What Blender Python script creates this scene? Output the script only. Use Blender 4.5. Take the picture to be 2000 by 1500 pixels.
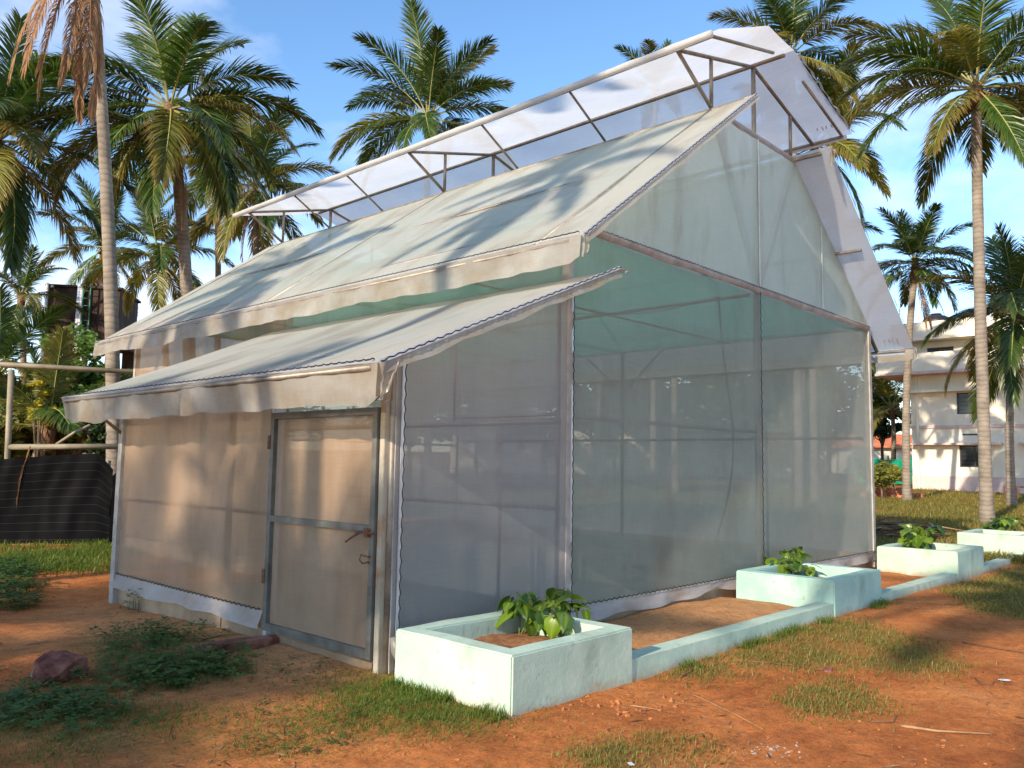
import bpy, bmesh, math, random
import numpy as np
from mathutils import Vector, Matrix, noise as mn

for o in list(bpy.data.objects): bpy.data.objects.remove(o, do_unlink=True)
scene = bpy.context.scene
COL = scene.collection
R_ = math.radians
random.seed(7)
rng = np.random.default_rng(11)

# ------------------------------------------------------------------ camera
F_PX = 1612.73
CAM = np.array([-6.473, -5.272, 1.664])
YAW, PITCH, ROLL = 0.8197, 0.0958, 0.0160
_fw = np.array([math.sin(YAW)*math.cos(PITCH), math.cos(YAW)*math.cos(PITCH), math.sin(PITCH)])
_r = np.array([math.cos(YAW), -math.sin(YAW), 0.0]); _u = np.cross(_r, _fw)
_R = _r*math.cos(ROLL) + _u*math.sin(ROLL); _U = -_r*math.sin(ROLL) + _u*math.cos(ROLL)
cam_d = bpy.data.cameras.new('camera'); cam = bpy.data.objects.new('camera', cam_d); COL.objects.link(cam)
cam_d.sensor_fit = 'HORIZONTAL'; cam_d.sensor_width = 36.0; cam_d.lens = F_PX*36.0/2000.0
cam_d.clip_start = 0.05; cam_d.clip_end = 3000
cam.matrix_world = Matrix(((_R[0], _U[0], -_fw[0], CAM[0]), (_R[1], _U[1], -_fw[1], CAM[1]),
                           (_R[2], _U[2], -_fw[2], CAM[2]), (0, 0, 0, 1)))
scene.camera = cam

# ------------------------------------------------------------------ sky, sun, exposure
SUN_EL, SUN_AZ = R_(24.0), R_(8.0)          # light travels towards +x, turned SUN_AZ towards +y
sun_dir = Vector((math.cos(SUN_EL)*math.cos(SUN_AZ), math.cos(SUN_EL)*math.sin(SUN_AZ), -math.sin(SUN_EL)))
world = bpy.data.worlds.new('World'); scene.world = world; world.use_nodes = True
wn = world.node_tree; wn.nodes.clear()
def N(nt, typ, **kw):
    n = nt.nodes.new(typ)
    for k, v in kw.items():
        if k.startswith('i_'):
            key = k[2:]
            n.inputs[int(key) if key.isdigit() else key.replace('_', ' ')].default_value = v
        else: setattr(n, k, v)
    return n
sky = N(wn, 'ShaderNodeTexSky', sky_type='NISHITA', sun_disc=False)
sky.sun_elevation = SUN_EL
sx, sy = -sun_dir.x, -sun_dir.y
sky.sun_rotation = math.atan2(sx, sy)
sky.air_density = 0.9; sky.dust_density = 0.1; sky.ozone_density = 1.3; sky.altitude = 10
bg = N(wn, 'ShaderNodeBackground', i_Strength=0.15)
out = N(wn, 'ShaderNodeOutputWorld')
# soft procedural clouds over the whole dome
tc = N(wn, 'ShaderNodeTexCoord')
sep = N(wn, 'ShaderNodeSeparateXYZ'); wn.links.new(tc.outputs['Generated'], sep.inputs[0])
zc = N(wn, 'ShaderNodeMath', operation='ADD', i_1=0.22); wn.links.new(sep.outputs[2], zc.inputs[0])
dx = N(wn, 'ShaderNodeMath', operation='DIVIDE'); wn.links.new(sep.outputs[0], dx.inputs[0]); wn.links.new(zc.outputs[0], dx.inputs[1])
dy = N(wn, 'ShaderNodeMath', operation='DIVIDE'); wn.links.new(sep.outputs[1], dy.inputs[0]); wn.links.new(zc.outputs[0], dy.inputs[1])
cmb = N(wn, 'ShaderNodeCombineXYZ'); wn.links.new(dx.outputs[0], cmb.inputs[0]); wn.links.new(dy.outputs[0], cmb.inputs[1])
CLOUD_OFF = N(wn, 'ShaderNodeVectorMath', operation='ADD'); CLOUD_OFF.inputs[1].default_value = (3.73, 2.30, 0.0)
wn.links.new(cmb.outputs[0], CLOUD_OFF.inputs[0])
cn = N(wn, 'ShaderNodeTexNoise', i_Scale=1.15, i_Detail=7.0, i_Roughness=0.55); wn.links.new(CLOUD_OFF.outputs[0], cn.inputs['Vector'])
cr = N(wn, 'ShaderNodeValToRGB'); cr.color_ramp.elements[0].position = 0.49; cr.color_ramp.elements[1].position = 0.76
cr.color_ramp.elements[1].color = (0.85, 0.85, 0.85, 1)
wn.links.new(cn.outputs[0], cr.inputs[0])
cmix = N(wn, 'ShaderNodeMix', data_type='RGBA'); cmix.inputs['B'].default_value = (5.6, 5.5, 5.8, 1)
wn.links.new(cr.outputs[0], cmix.inputs['Factor']); hsv = N(wn, 'ShaderNodeHueSaturation', i_Saturation=1.16); wn.links.new(sky.outputs[0], hsv.inputs['Color']); wn.links.new(hsv.outputs[0], cmix.inputs['A'])
wn.links.new(cmix.outputs['Result'], bg.inputs[0]); wn.links.new(bg.outputs[0], out.inputs[0])

sl = bpy.data.lights.new('sun', 'SUN'); sl.energy = 3.7; sl.angle = R_(0.55); sl.color = (1.0, 0.84, 0.64)
so = bpy.data.objects.new('sun', sl); COL.objects.link(so)
so.rotation_euler = sun_dir.to_track_quat('-Z', 'Y').to_euler(); so.location = (-20, 0, 20)
scene.view_settings.view_transform = 'Standard'; scene.view_settings.look = 'None'
scene.view_settings.exposure = 1.02; scene.view_settings.gamma = 1.0; scene.view_settings.use_curve_mapping = False
try:
    cy_ = scene.cycles
    cy_.transparent_max_bounces = 16; cy_.max_bounces = 8; cy_.diffuse_bounces = 4; cy_.transmission_bounces = 6
except Exception: pass

# ------------------------------------------------------------------ pixel helpers (directions only; 2000 x 1500 photo)
def ray(x, y): return _fw + _R*(x-1000)/F_PX + _U*(750-y)/F_PX
def at_depth(x, y, d): return Vector(CAM + ray(x, y)*d)
def on_plane(x, y, ax, v):
    d = ray(x, y); return Vector(CAM + d*((v-CAM[ax])/d[ax]))
def project(X):
    d = np.asarray(X, float) - CAM; z = d @ _fw
    return np.stack([1000+F_PX*(d @ _R)/z, 750-F_PX*(d @ _U)/z], -1), z
def ground_px(x, y):
    p = on_plane(x, y, 2, 0.0)
    for _ in range(6): p = on_plane(x, y, 2, float(terrain(p.x, p.y)))
    return p
def depth_ground(x, d, y=905):       # ground point in the column of pixel x at depth d
    p = at_depth(x, y, d); return Vector((p.x, p.y, float(terrain(p.x, p.y))))

# ------------------------------------------------------------------ mesh helpers
class MB:
    def __init__(s): s.v = []; s.f = []
    def add(s, vs, fs):
        k = len(s.v); s.v += [tuple(q) for q in vs]; s.f += [tuple(i+k for i in f) for f in fs]
    def box(s, a, b):
        x0, y0, z0 = a; x1, y1, z1 = b
        s.add([(x0,y0,z0),(x1,y0,z0),(x1,y1,z0),(x0,y1,z0),(x0,y0,z1),(x1,y0,z1),(x1,y1,z1),(x0,y1,z1)],
              [(0,3,2,1),(4,5,6,7),(0,1,5,4),(1,2,6,5),(2,3,7,6),(3,0,4,7)])
        return s
    def path(s, pts, rad, n=8, cap=True, twist=0.0):
        pts = [Vector(p) for p in pts]; rad = rad if hasattr(rad, '__len__') else [rad]*len(pts)
        ref = None; rings = []
        for i, p in enumerate(pts):
            t = (pts[min(i+1, len(pts)-1)] - pts[max(i-1, 0)]).normalized()
            if ref is None:
                ref = Vector((0,0,1)) if abs(t.z) < .9 else Vector((1,0,0))
            a = (ref - t*ref.dot(t)); a = a.normalized() if a.length > 1e-6 else t.orthogonal().normalized()
            ref = a; b = t.cross(a)
            rings.append([p + (a*math.cos(twist+2*math.pi*k/n) + b*math.sin(twist+2*math.pi*k/n))*rad[i] for k in range(n)])
        vs = [q for r in rings for q in r]; fs = []
        for i in range(len(pts)-1):
            for k in range(n):
                fs.append((i*n+k, i*n+(k+1) % n, (i+1)*n+(k+1) % n, (i+1)*n+k))
        if cap:
            fs.append(tuple(range(n-1, -1, -1))); fs.append(tuple((len(pts)-1)*n+k for k in range(n)))
        s.add(vs, fs); return s
    def tube(s, a, b, r, n=8): return s.path([a, b], r, n)
    def bar(s, a, b, w, h, up=(0,0,1)):                       # rectangular bar from a to b
        a = Vector(a); b = Vector(b); t = (b-a).normalized(); u = Vector(up)
        sd = t.cross(u); sd = sd.normalized() if sd.length > 1e-5 else t.orthogonal().normalized(); u = sd.cross(t)
        vs = []
        for p in (a, b):
            for i, j in ((-1,-1),(1,-1),(1,1),(-1,1)): vs.append(p + sd*(i*w/2) + u*(j*h/2))
        s.add(vs, [(0,3,2,1),(4,5,6,7),(0,1,5,4),(1,2,6,5),(2,3,7,6),(3,0,4,7)]); return s
    def grid(s, fn, nu, nv):
        k = len(s.v)
        for j in range(nv+1):
            for i in range(nu+1): s.v.append(tuple(fn(i/nu, j/nv)))
        for j in range(nv):
            for i in range(nu):
                a = k+j*(nu+1)+i; s.f.append((a, a+1, a+nu+2, a+nu+1))
        return s
    def lathe(s, prof, c=(0,0,0), n=16):
        k = len(s.v)
        for r, z in prof:
            for i in range(n): s.v.append((c[0]+r*math.cos(2*math.pi*i/n), c[1]+r*math.sin(2*math.pi*i/n), c[2]+z))
        for j in range(len(prof)-1):
            for i in range(n): s.f.append((k+j*n+i, k+j*n+(i+1) % n, k+(j+1)*n+(i+1) % n, k+(j+1)*n+i))
        return s
    def build(s, name, mat, parent=None, smooth=False, bevel=0.0):
        me = bpy.data.meshes.new(name); me.from_pydata(s.v, [], s.f); me.update()
        return link(name, me, mat, parent, smooth, bevel)
def link(name, me, mat, parent=None, smooth=False, bevel=0.0):
    if mat is not None and not len(me.materials): me.materials.append(mat)
    if smooth: me.polygons.foreach_set('use_smooth', [True]*len(me.polygons))
    if bevel > 0:
        bm = bmesh.new(); bm.from_mesh(me)
        bmesh.ops.bevel(bm, geom=[e for e in bm.edges if len(e.link_faces) == 2 and e.calc_face_angle(0) > .6], offset=bevel, segments=2, affect='EDGES')
        bm.to_mesh(me); bm.free()
    o = bpy.data.objects.new(name, me); COL.objects.link(o)
    if parent is not None: o.parent = parent
    return o
def thing(name, label, cat, loc=(0,0,0), group=None):
    o = bpy.data.objects.new(name, None); COL.objects.link(o); o.location = loc
    o.empty_display_size = .2
    return tag(o, label, cat, group)
def tag(o, label, cat=None, group=None, kind=None):
    if label: o['label'] = label
    if cat: o['category'] = cat
    if group: o['group'] = group
    if kind: o['kind'] = kind
    return o
def nz(x, y, z=0.0): return mn.noise(Vector((x, y, z)))

# ------------------------------------------------------------------ materials
MATS = {}
def new_mat(name):
    m = bpy.data.materials.new(name); m.use_nodes = True; m.node_tree.nodes.clear(); MATS[name] = m
    return m, m.node_tree
def noise_col(nt, cols, scale=5.0, detail=5.0, pos=(0.35, 0.65), stretch=(1,1,1), coord='Object', rough=.6):
    t = N(nt, 'ShaderNodeTexCoord'); mp = N(nt, 'ShaderNodeMapping'); mp.inputs['Scale'].default_value = stretch
    nt.links.new(t.outputs[coord], mp.inputs[0])
    n = N(nt, 'ShaderNodeTexNoise', i_Scale=scale, i_Detail=detail, i_Roughness=rough); nt.links.new(mp.outputs[0], n.inputs['Vector'])
    r = N(nt, 'ShaderNodeValToRGB'); el = r.color_ramp.elements
    el[0].position = pos[0]; el[1].position = pos[-1]
    el[0].color = (*cols[0], 1); el[1].color = (*cols[-1], 1)
    for c, p in zip(cols[1:-1], pos[1:-1] if len(pos) == len(cols) else [pos[0]+(pos[-1]-pos[0])*(k+1)/(len(cols)-1) for k in range(len(cols)-2)]):
        e = el.new(p); e.color = (*c, 1)
    nt.links.new(n.outputs[0], r.inputs[0])
    return r, n
def mixc(nt, a, b, fac, mode='MIX'):
    m = N(nt, 'ShaderNodeMix', data_type='RGBA', blend_type=mode)
    for key, v in (('A', a), ('B', b)):
        if isinstance(v, tuple): m.inputs[key].default_value = (*v, 1)
        else: nt.links.new(v, m.inputs[key])
    if isinstance(fac, (int, float)): m.inputs['Factor'].default_value = fac
    else: nt.links.new(fac, m.inputs['Factor'])
    return m.outputs['Result']
def surface(name, cols, scale=5.0, rough=.8, bump=.2, bscale=30.0, stretch=(1,1,1), pos=(.35,.65), spec=.3, metal=0.0, bdist=.01, second=None):
    m, nt = new_mat(name)
    r, n = noise_col(nt, cols, scale, 6, pos, stretch)
    colr = r.outputs[0]
    if second:   # (colour, scale, lo, hi, stretch): stains with a shape of their own
        r2, _ = noise_col(nt, ((0,0,0), (1,1,1)), second[1], 6, (second[2], second[3]), second[4] if len(second) > 4 else (1,1,1))
        colr = mixc(nt, colr, second[0], r2.outputs[0])
    p = N(nt, 'ShaderNodeBsdfPrincipled', i_Roughness=rough, i_Metallic=metal); p.inputs['Specular IOR Level'].default_value = spec
    nt.links.new(colr, p.inputs['Base Color'])
    if bump:
        t = N(nt, 'ShaderNodeTexCoord'); b = N(nt, 'ShaderNodeBump', i_Strength=bump, i_Distance=bdist)
        n2 = N(nt, 'ShaderNodeTexNoise', i_Scale=bscale, i_Detail=6.0, i_Roughness=.65); nt.links.new(t.outputs['Object'], n2.inputs['Vector'])
        nt.links.new(n2.outputs[0], b.inputs['Height']); nt.links.new(b.outputs[0], p.inputs['Normal'])
    o = N(nt, 'ShaderNodeOutputMaterial'); nt.links.new(p.outputs[0], o.inputs[0])
    return m
def fabric(name, cols, transp, transl, scale=1.2, stretch=(1,1,1), dirt=None, gloss=.0, tvar=.1, bump=.15, tint=(1,1,1), transl_col=None, weave=.30):
    """woven net or film: some light passes straight through the gaps, the rest is scattered on both sides"""
    m, nt = new_mat(name)
    r, n = noise_col(nt, cols, scale, 6, (.3, .7), stretch)
    colr = r.outputs[0]
    if dirt:
        r2, _ = noise_col(nt, ((0,0,0), (1,1,1)), dirt[1], 7, (dirt[2], dirt[3]), dirt[4])
        colr = mixc(nt, colr, dirt[0], r2.outputs[0])
    for st in ((1.0,1.0,.035), (.035,.035,1.0)):            # uneven threads of the weave
        rt_, _ = noise_col(nt, ((.84,.84,.84), (1.1,1.1,1.1)), 120.0, 2, (.3,.7), st)
        colr = mixc(nt, colr, rt_.outputs[0], weave, 'MULTIPLY')
    d = N(nt, 'ShaderNodeBsdfDiffuse'); tl = N(nt, 'ShaderNodeBsdfTranslucent')
    nt.links.new(colr, d.inputs[0])
    if transl_col: tl.inputs[0].default_value = (*transl_col, 1)
    else: nt.links.new(colr, tl.inputs[0])
    tcx = N(nt, 'ShaderNodeTexCoord'); b = N(nt, 'ShaderNodeBump', i_Strength=bump, i_Distance=.02)
    n2 = N(nt, 'ShaderNodeTexNoise', i_Scale=3.0, i_Detail=5.0); nt.links.new(tcx.outputs['Object'], n2.inputs['Vector'])
    nt.links.new(n2.outputs[0], b.inputs['Height'])
    for q in (d, tl): nt.links.new(b.outputs[0], q.inputs['Normal'])
    ms = N(nt, 'ShaderNodeMixShader', i_0=transl); nt.links.new(d.outputs[0], ms.inputs[1]); nt.links.new(tl.outputs[0], ms.inputs[2])
    last = ms.outputs[0]
    if gloss:
        g = N(nt, 'ShaderNodeBsdfGlossy', i_Roughness=.38); mg = N(nt, 'ShaderNodeMixShader', i_0=gloss)
        nt.links.new(b.outputs[0], g.inputs['Normal'])
        nt.links.new(last, mg.inputs[1]); nt.links.new(g.outputs[0], mg.inputs[2]); last = mg.outputs[0]
    tr = N(nt, 'ShaderNodeBsdfTransparent'); tr.inputs[0].default_value = (*tint, 1)
    mr = N(nt, 'ShaderNodeMapRange'); mr.inputs['To Min'].default_value = transp-tvar; mr.inputs['To Max'].default_value = transp+tvar
    mr.inputs['From Min'].default_value = .3; mr.inputs['From Max'].default_value = .7
    n3 = N(nt, 'ShaderNodeTexNoise', i_Scale=1.7, i_Detail=4.0); nt.links.new(tcx.outputs['Object'], n3.inputs['Vector'])
    nt.links.new(n3.outputs[0], mr.inputs[0])
    mt = N(nt, 'ShaderNodeMixShader'); nt.links.new(mr.outputs[0], mt.inputs[0]); nt.links.new(last, mt.inputs[1]); nt.links.new(tr.outputs[0], mt.inputs[2])
    o = N(nt, 'ShaderNodeOutputMaterial'); nt.links.new(mt.outputs[0], o.inputs[0])
    return m
def leaf_mat(name, cols, transl=.35, rough=.42, scale=.6, attr=None, tipcol=None, rnd=.25, spec=.45):
    m, nt = new_mat(name)
    r, _ = noise_col(nt, cols, scale, 3, (.3, .7))
    colr = r.outputs[0]
    oi = N(nt, 'ShaderNodeObjectInfo')
    hs = N(nt, 'ShaderNodeHueSaturation'); nt.links.new(colr, hs.inputs['Color'])
    mr = N(nt, 'ShaderNodeMapRange'); mr.inputs['To Min'].default_value = 1-rnd; mr.inputs['To Max'].default_value = 1+rnd*1.4
    nt.links.new(oi.outputs['Random'], mr.inputs[0]); nt.links.new(mr.outputs[0], hs.inputs['Value']); colr = hs.outputs[0]
    if tipcol:
        a = N(nt, 'ShaderNodeAttribute', attribute_name='tip')
        pw = N(nt, 'ShaderNodeMath', operation='POWER', i_1=2.2); nt.links.new(a.outputs['Fac'], pw.inputs[0])
        colr = mixc(nt, colr, tipcol, pw.outputs[0])
    p = N(nt, 'ShaderNodeBsdfPrincipled', i_Roughness=rough); p.inputs['Specular IOR Level'].default_value = spec
    tl = N(nt, 'ShaderNodeBsdfTranslucent'); ms = N(nt, 'ShaderNodeMixShader', i_0=transl)
    br = N(nt, 'ShaderNodeHueSaturation', i_Value=1.5, i_Saturation=1.1); nt.links.new(colr, br.inputs['Color'])
    nt.links.new(colr, p.inputs['Base Color']); nt.links.new(br.outputs[0], tl.inputs[0])
    nt.links.new(p.outputs[0], ms.inputs[1]); nt.links.new(tl.outputs[0], ms.inputs[2])
    o = N(nt, 'ShaderNodeOutputMaterial'); nt.links.new(ms.outputs[0], o.inputs[0])
    return m
def plain(name, col, rough=.6, metal=0.0, var=.15, scale=8.0, spec=.4):
    c0 = tuple(v*(1-var) for v in col); c1 = tuple(min(1, v*(1+var)) for v in col)
    return surface(name, (c0, c1), scale, rough, .08, 40, spec=spec, metal=metal, bdist=.003)

M_film = fabric('roof_film', ((.58,.64,.58), (.72,.71,.67)), .08, .58, .7, (1,1,1), ((.40,.33,.26), .9, .50, .80, (.5,1.6,1)), .05, .02, .08)
M_film2 = fabric('roof_film_right', ((.60,.61,.62), (.68,.68,.69)), .03, .45, .7, (1,1,1), None, .03, .02, .08)
M_jack = fabric('vent_film', ((.70,.72,.75), (.78,.79,.81)), .13, .62, .7, (1,1,1), None, .03, .05)
M_gable = fabric('gable_film', ((.70,.80,.73), (.78,.86,.80)), .13, .60, .8, (2,2,.6), ((.46,.42,.35), 1.2, .55, .9, (1.5,1.5,.5)), .0, .03)
M_net = fabric('insect_net', ((.48,.51,.46), (.57,.59,.54)), .44, .46, .7, (1.2,1.2,.8), ((.36,.31,.27), .8, .52, .9, (1.2,1.2,.6)), .0, .03, .08)
M_netr = fabric('insect_net_far', ((.44,.46,.41), (.52,.53,.48)), .29, .55, .7, (1.2,1.2,.8), None, .0, .03, .08)
M_netd = fabric('insect_net_annex', ((.40,.40,.42), (.48,.47,.49)), .42, .40, .7, (1.2,1.2,.8), ((.36,.32,.30), .8, .52, .9, (1.2,1.2,.6)), .0, .03, .08)
M_nets = fabric('side_net', ((.36,.255,.18), (.48,.36,.265)), .22, .30, .9, (1.6,1.6,.6), ((.28,.18,.11), 1.0, .48, .85, (1.6,1.6,.5)), .0, .04, .1)
M_green = fabric('green_shade_net', ((.04,.46,.30), (.08,.58,.40)), .20, .72, 1.5, (1,1,1), None, .0, .05)
M_valance = fabric('valance_film', ((.36,.34,.30), (.50,.48,.44)), .16, .42, 2.0, (1,1,1), ((.34,.26,.17), 2.0, .45, .75, (1,1,1.4)), .04, .05)
M_roll = fabric('rolled_film', ((.66,.66,.65), (.76,.76,.75)), .10, .5, 2.0, (1,1,1), None, .04, .04)
M_skirt = fabric('skirt_net', ((.50,.48,.48), (.62,.60,.60)), .12, .4, 2.0, (1,1,1), ((.42,.32,.24), 1.6, .5, .8, (1,1,1.4)), .0, .04)
M_pipe = surface('galvanised_pipe', ((.15,.13,.11), (.30,.27,.23)), 6, .5, .1, 40, (1,1,1), (.3,.7), .4, .45)
M_wire = plain('coated_wire', (.014,.013,.013), .6)
M_chan = plain('aluminium_channel', (.55,.56,.60), .4, .4)
M_post = surface('net_wrapped_post', ((.28,.26,.24), (.42,.40,.37)), 5, .85, .15, 60)
M_conc = surface('plinth_concrete', ((.27,.19,.12), (.40,.30,.20)), 3.0, .92, .4, 25, second=((.22,.20,.17), 2.5, .55, .75))
M_door = surface('door_paint', ((.085,.085,.075), (.15,.15,.135)), 7, .45, .15, 40, second=((.20,.10,.05), 6, .62, .78))
M_rust = surface('rusty_iron', ((.07,.035,.025), (.20,.09,.05)), 25, .8, .4, 80)
def limewash(name, c0, c1, stain):
    m, nt = new_mat(name)
    r, _ = noise_col(nt, (c0, c1), 2.4, 7, (.3,.7)); colr = r.outputs[0]
    r2, _ = noise_col(nt, ((0,0,0), (1,1,1)), 1.9, 7, (.56,.80), (1,1,.55)); colr = mixc(nt, colr, stain, r2.outputs[0])
    r3, _ = noise_col(nt, ((0,0,0), (1,1,1)), 9.0, 7, (.60,.74)); colr = mixc(nt, colr, tuple(v*.78 for v in c0), r3.outputs[0])
    g = N(nt, 'ShaderNodeNewGeometry'); sp = N(nt, 'ShaderNodeSeparateXYZ'); nt.links.new(g.outputs['Position'], sp.inputs[0])
    nn = N(nt, 'ShaderNodeTexNoise', i_Scale=7.0, i_Detail=6.0, i_Roughness=.7); nt.links.new(g.outputs['Position'], nn.inputs['Vector'])
    ma = N(nt, 'ShaderNodeMath', operation='MULTIPLY_ADD', i_1=.26, i_2=-.115); nt.links.new(nn.outputs[0], ma.inputs[0])
    sb = N(nt, 'ShaderNodeMath', operation='SUBTRACT'); nt.links.new(ma.outputs[0], sb.inputs[0]); nt.links.new(sp.outputs[2], sb.inputs[1])
    mr = N(nt, 'ShaderNodeMapRange'); mr.inputs['From Min'].default_value = -.05; mr.inputs['From Max'].default_value = .07; mr.inputs['To Max'].default_value = .8; nt.links.new(sb.outputs[0], mr.inputs[0])
    colr = mixc(nt, colr, (.36,.22,.13), mr.outputs[0])                      # splashed red soil
    p = N(nt, 'ShaderNodeBsdfPrincipled', i_Roughness=.9); p.inputs['Specular IOR Level'].default_value = .2; nt.links.new(colr, p.inputs['Base Color'])
    n2 = N(nt, 'ShaderNodeTexNoise', i_Scale=20.0, i_Detail=7.0, i_Roughness=.7); nt.links.new(g.outputs['Position'], n2.inputs['Vector'])
    b = N(nt, 'ShaderNodeBump', i_Strength=.45, i_Distance=.012); nt.links.new(n2.outputs[0], b.inputs['Height']); nt.links.new(b.outputs[0], p.inputs['Normal'])
    o = N(nt, 'ShaderNodeOutputMaterial'); nt.links.new(p.outputs[0], o.inputs[0]); return m
M_mint = limewash('mint_limewash', (.33,.46,.38), (.48,.59,.49), (.25,.34,.27))
M_mint2 = limewash('teal_limewash', (.25,.44,.39), (.41,.57,.51), (.19,.33,.29))

# ------------------------------------------------------------------ terrain
W, L, A_, LA = 8.272, 10.396, 2.23, 5.175
PF, PB, PT = -1.473, -0.259, 0.40
P1A, P1B, P2A, P2B, P3A, P3B, P4A, P4B = -2.362, -0.97, 2.985, 4.494, 7.806, 9.351, 12.382, 13.9
def terrain(x, y, fine=True):
    d = (x-CAM[0])*.731 + (y-CAM[1])*.682
    t = max(0.0, d-17.0); z = .026*t*t/(t+8.0) if t < 400 else 9.0
    z = min(z, 4.0)
    z -= .085*math.exp(-((x-9)**2/10.0 + (y+2.2)**2/5.0))
    z -= .09*math.exp(-((x+2.4)**2/2.0 + (y-5.2)**2/3.0))
    if fine and d < 60:
        z += .035*nz(x*.35, y*.35, 3.1)
        if d < 26:
            k = .35 if (x > -2.1 and 0 < y < L and x < W) else 1.0
            z += k*(.013*nz(x*1.7, y*1.7) + .014*nz(x*4.3, y*4.3, 1.0) + .007*abs(nz(x*13, y*13, 2.0)))
    if P1B < x < P2A and PF+.2 < y < 0.02: z += .05 + .05*math.exp(-((x-1.9)**2/1.2 + (y+.6)**2/.4))
    if P2B < x < P3A and PF+.2 < y < 0.02: z += .04
    return z
def inside(poly, x, y):
    c = np.zeros(np.shape(x), bool); n = len(poly)
    for i in range(n):
        x0, y0 = poly[i]; x1, y1 = poly[(i+1) % n]
        if y0 == y1: continue
        c ^= ((y0 > y) != (y1 > y)) & (x < (x1-x0)*(y-y0)/(y1-y0)+x0)
    return c
def pix_poly(pts): return [tuple(ground_px(*p)[:2]) for p in pts]
# patches outlined on the ground (corner directions read from the photograph, laid on the terrain)
POLY = dict(
 fence_strip=pix_poly([(-60,1070),(120,1066),(232,1060),(230,1100),(225,1122),(110,1116),(-60,1108)]),
 corner=pix_poly([(655,1335),(735,1300),(772,1312),(880,1362),(990,1408),(960,1428),(860,1425),(700,1400)]),
 kerbside=pix_poly([(1250,1318),(1340,1285),(1480,1238),(1640,1205),(1700,1222),(1790,1262),(1870,1300),(1790,1318),(1640,1300),(1500,1305),(1380,1328)]),
 right=pix_poly([(1840,1150),(2060,1085),(2060,1215),(1960,1210),(1890,1185)]),
 dull=pix_poly([(-40,1400),(300,1385),(560,1372),(760,1425),(640,1470),(400,1480),(150,1492),(-40,1480)]),
 tufts=pix_poly([(1120,1465),(1260,1430),(1400,1440),(1380,1495),(1150,1510)]),
 weeds=pix_poly([(150,1245),(330,1235),(420,1278),(455,1318),(420,1338),(300,1345),(215,1350),(165,1312)]),
 weeds2=pix_poly([(-30,1335),(90,1345),(190,1358),(240,1400),(140,1425),(-30,1432)]),
 weeds3=pix_poly([(-30,1110),(40,1100),(70,1150),(60,1190),(-30,1195)]),
 thin=pix_poly([(1500,1340),(1640,1325),(1760,1380),(1700,1420),(1560,1395)]),
)
def axis_coords(lo, hi, step, far):
    c = list(np.arange(lo, hi+1e-6, step)); s = step
    a = []; x = lo
    while x > -far: s *= 1.22; x -= s; a.append(x)
    b = []; x = hi; s = step
    while x < far: s *= 1.22; x += s; b.append(x)
    return a[::-1] + c + b
gx = axis_coords(-8.5, 16.0, .085, 900); gy = axis_coords(-5.5, 14.0, .085, 900)
GX, GY = np.meshgrid(np.array(gx), np.array(gy))
gz = np.array([[terrain(x, y) for x in gx] for y in gy])
nvx = len(gx)
gv = np.stack([GX.ravel(), GY.ravel(), gz.ravel()], 1)
idx = np.arange(len(gx)*len(gy)).reshape(len(gy), len(gx))
gf = np.stack([idx[:-1,:-1], idx[:-1,1:], idx[1:,1:], idx[1:,:-1]], -1).reshape(-1, 4)
me = bpy.data.meshes.new('ground'); me.from_pydata(gv.tolist(), [], gf.tolist()); me.update()
gm = np.zeros(len(gv)); sand = np.zeros(len(gv))
X_, Y_ = gv[:,0], gv[:,1]
for k, w in dict(fence_strip=.75, corner=.8, kerbside=.7, right=.75, dull=.5, tufts=.4, weeds=.8, weeds2=.7, weeds3=.6, thin=.3).items():
    gm = np.maximum(gm, w*inside(POLY[k], X_, Y_))
gd = (X_-CAM[0])*.731 + (Y_-CAM[1])*.682
gm = np.maximum(gm, .75*np.clip((gd-17.5)/4.0, 0, 1)*((X_ > W+1) | (Y_ > L+3)))
# soften the patch edges
gmr = gm.reshape(len(gy), len(gx))
for _ in range(5):
    p = np.pad(gmr, 1, mode='edge'); gmr = (p[:-2,1:-1]+p[2:,1:-1]+p[1:-1,:-2]+p[1:-1,2:]+2*gmr)/6
gm = gmr.ravel()
sand = np.exp(-((X_+2.6)**2/1.0 + (Y_-1.3)**2/2.2)) + .8*np.exp(-((X_+2.7)**2/.8 + (Y_-3.6)**2/2.5)) + .9*((X_ > P1B) & (X_ < P2A) & (Y_ > PF+.1) & (Y_ < .1))
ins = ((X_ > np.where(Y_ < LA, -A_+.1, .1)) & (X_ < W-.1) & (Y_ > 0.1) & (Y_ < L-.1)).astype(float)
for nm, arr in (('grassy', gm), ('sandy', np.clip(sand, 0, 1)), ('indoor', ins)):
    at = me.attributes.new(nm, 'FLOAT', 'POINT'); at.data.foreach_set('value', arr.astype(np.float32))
m, nt = new_mat('laterite_soil')
r1, _ = noise_col(nt, ((.32,.094,.025), (.47,.163,.046), (.58,.25,.088)), .55, 8, (.28,.5,.74))
r2, _ = noise_col(nt, ((.60,.54,.50), (1.0,1.0,1.0), (1.38,1.30,1.2)), 7.0, 10, (.3,.5,.72), rough=.78)
r6, _ = noise_col(nt, ((.66,.60,.56), (1.0,1.0,1.0), (1.42,1.36,1.3)), 46.0, 6, (.28,.5,.72), rough=.7)
c = r1.outputs[0]
r5, _ = noise_col(nt, ((1,1,1), (.46,.36,.32)), 1.5, 8, (.50,.76), rough=.72)
c = mixc(nt, c, r5.outputs[0], .8, 'MULTIPLY')
a2 = N(nt, 'ShaderNodeAttribute', attribute_name='sandy'); c = mixc(nt, c, (.48,.255,.115), a2.outputs['Fac'])
c = mixc(nt, mixc(nt, c, r2.outputs[0], 1.0, 'MULTIPLY'), r6.outputs[0], .85, 'MULTIPLY')
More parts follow.
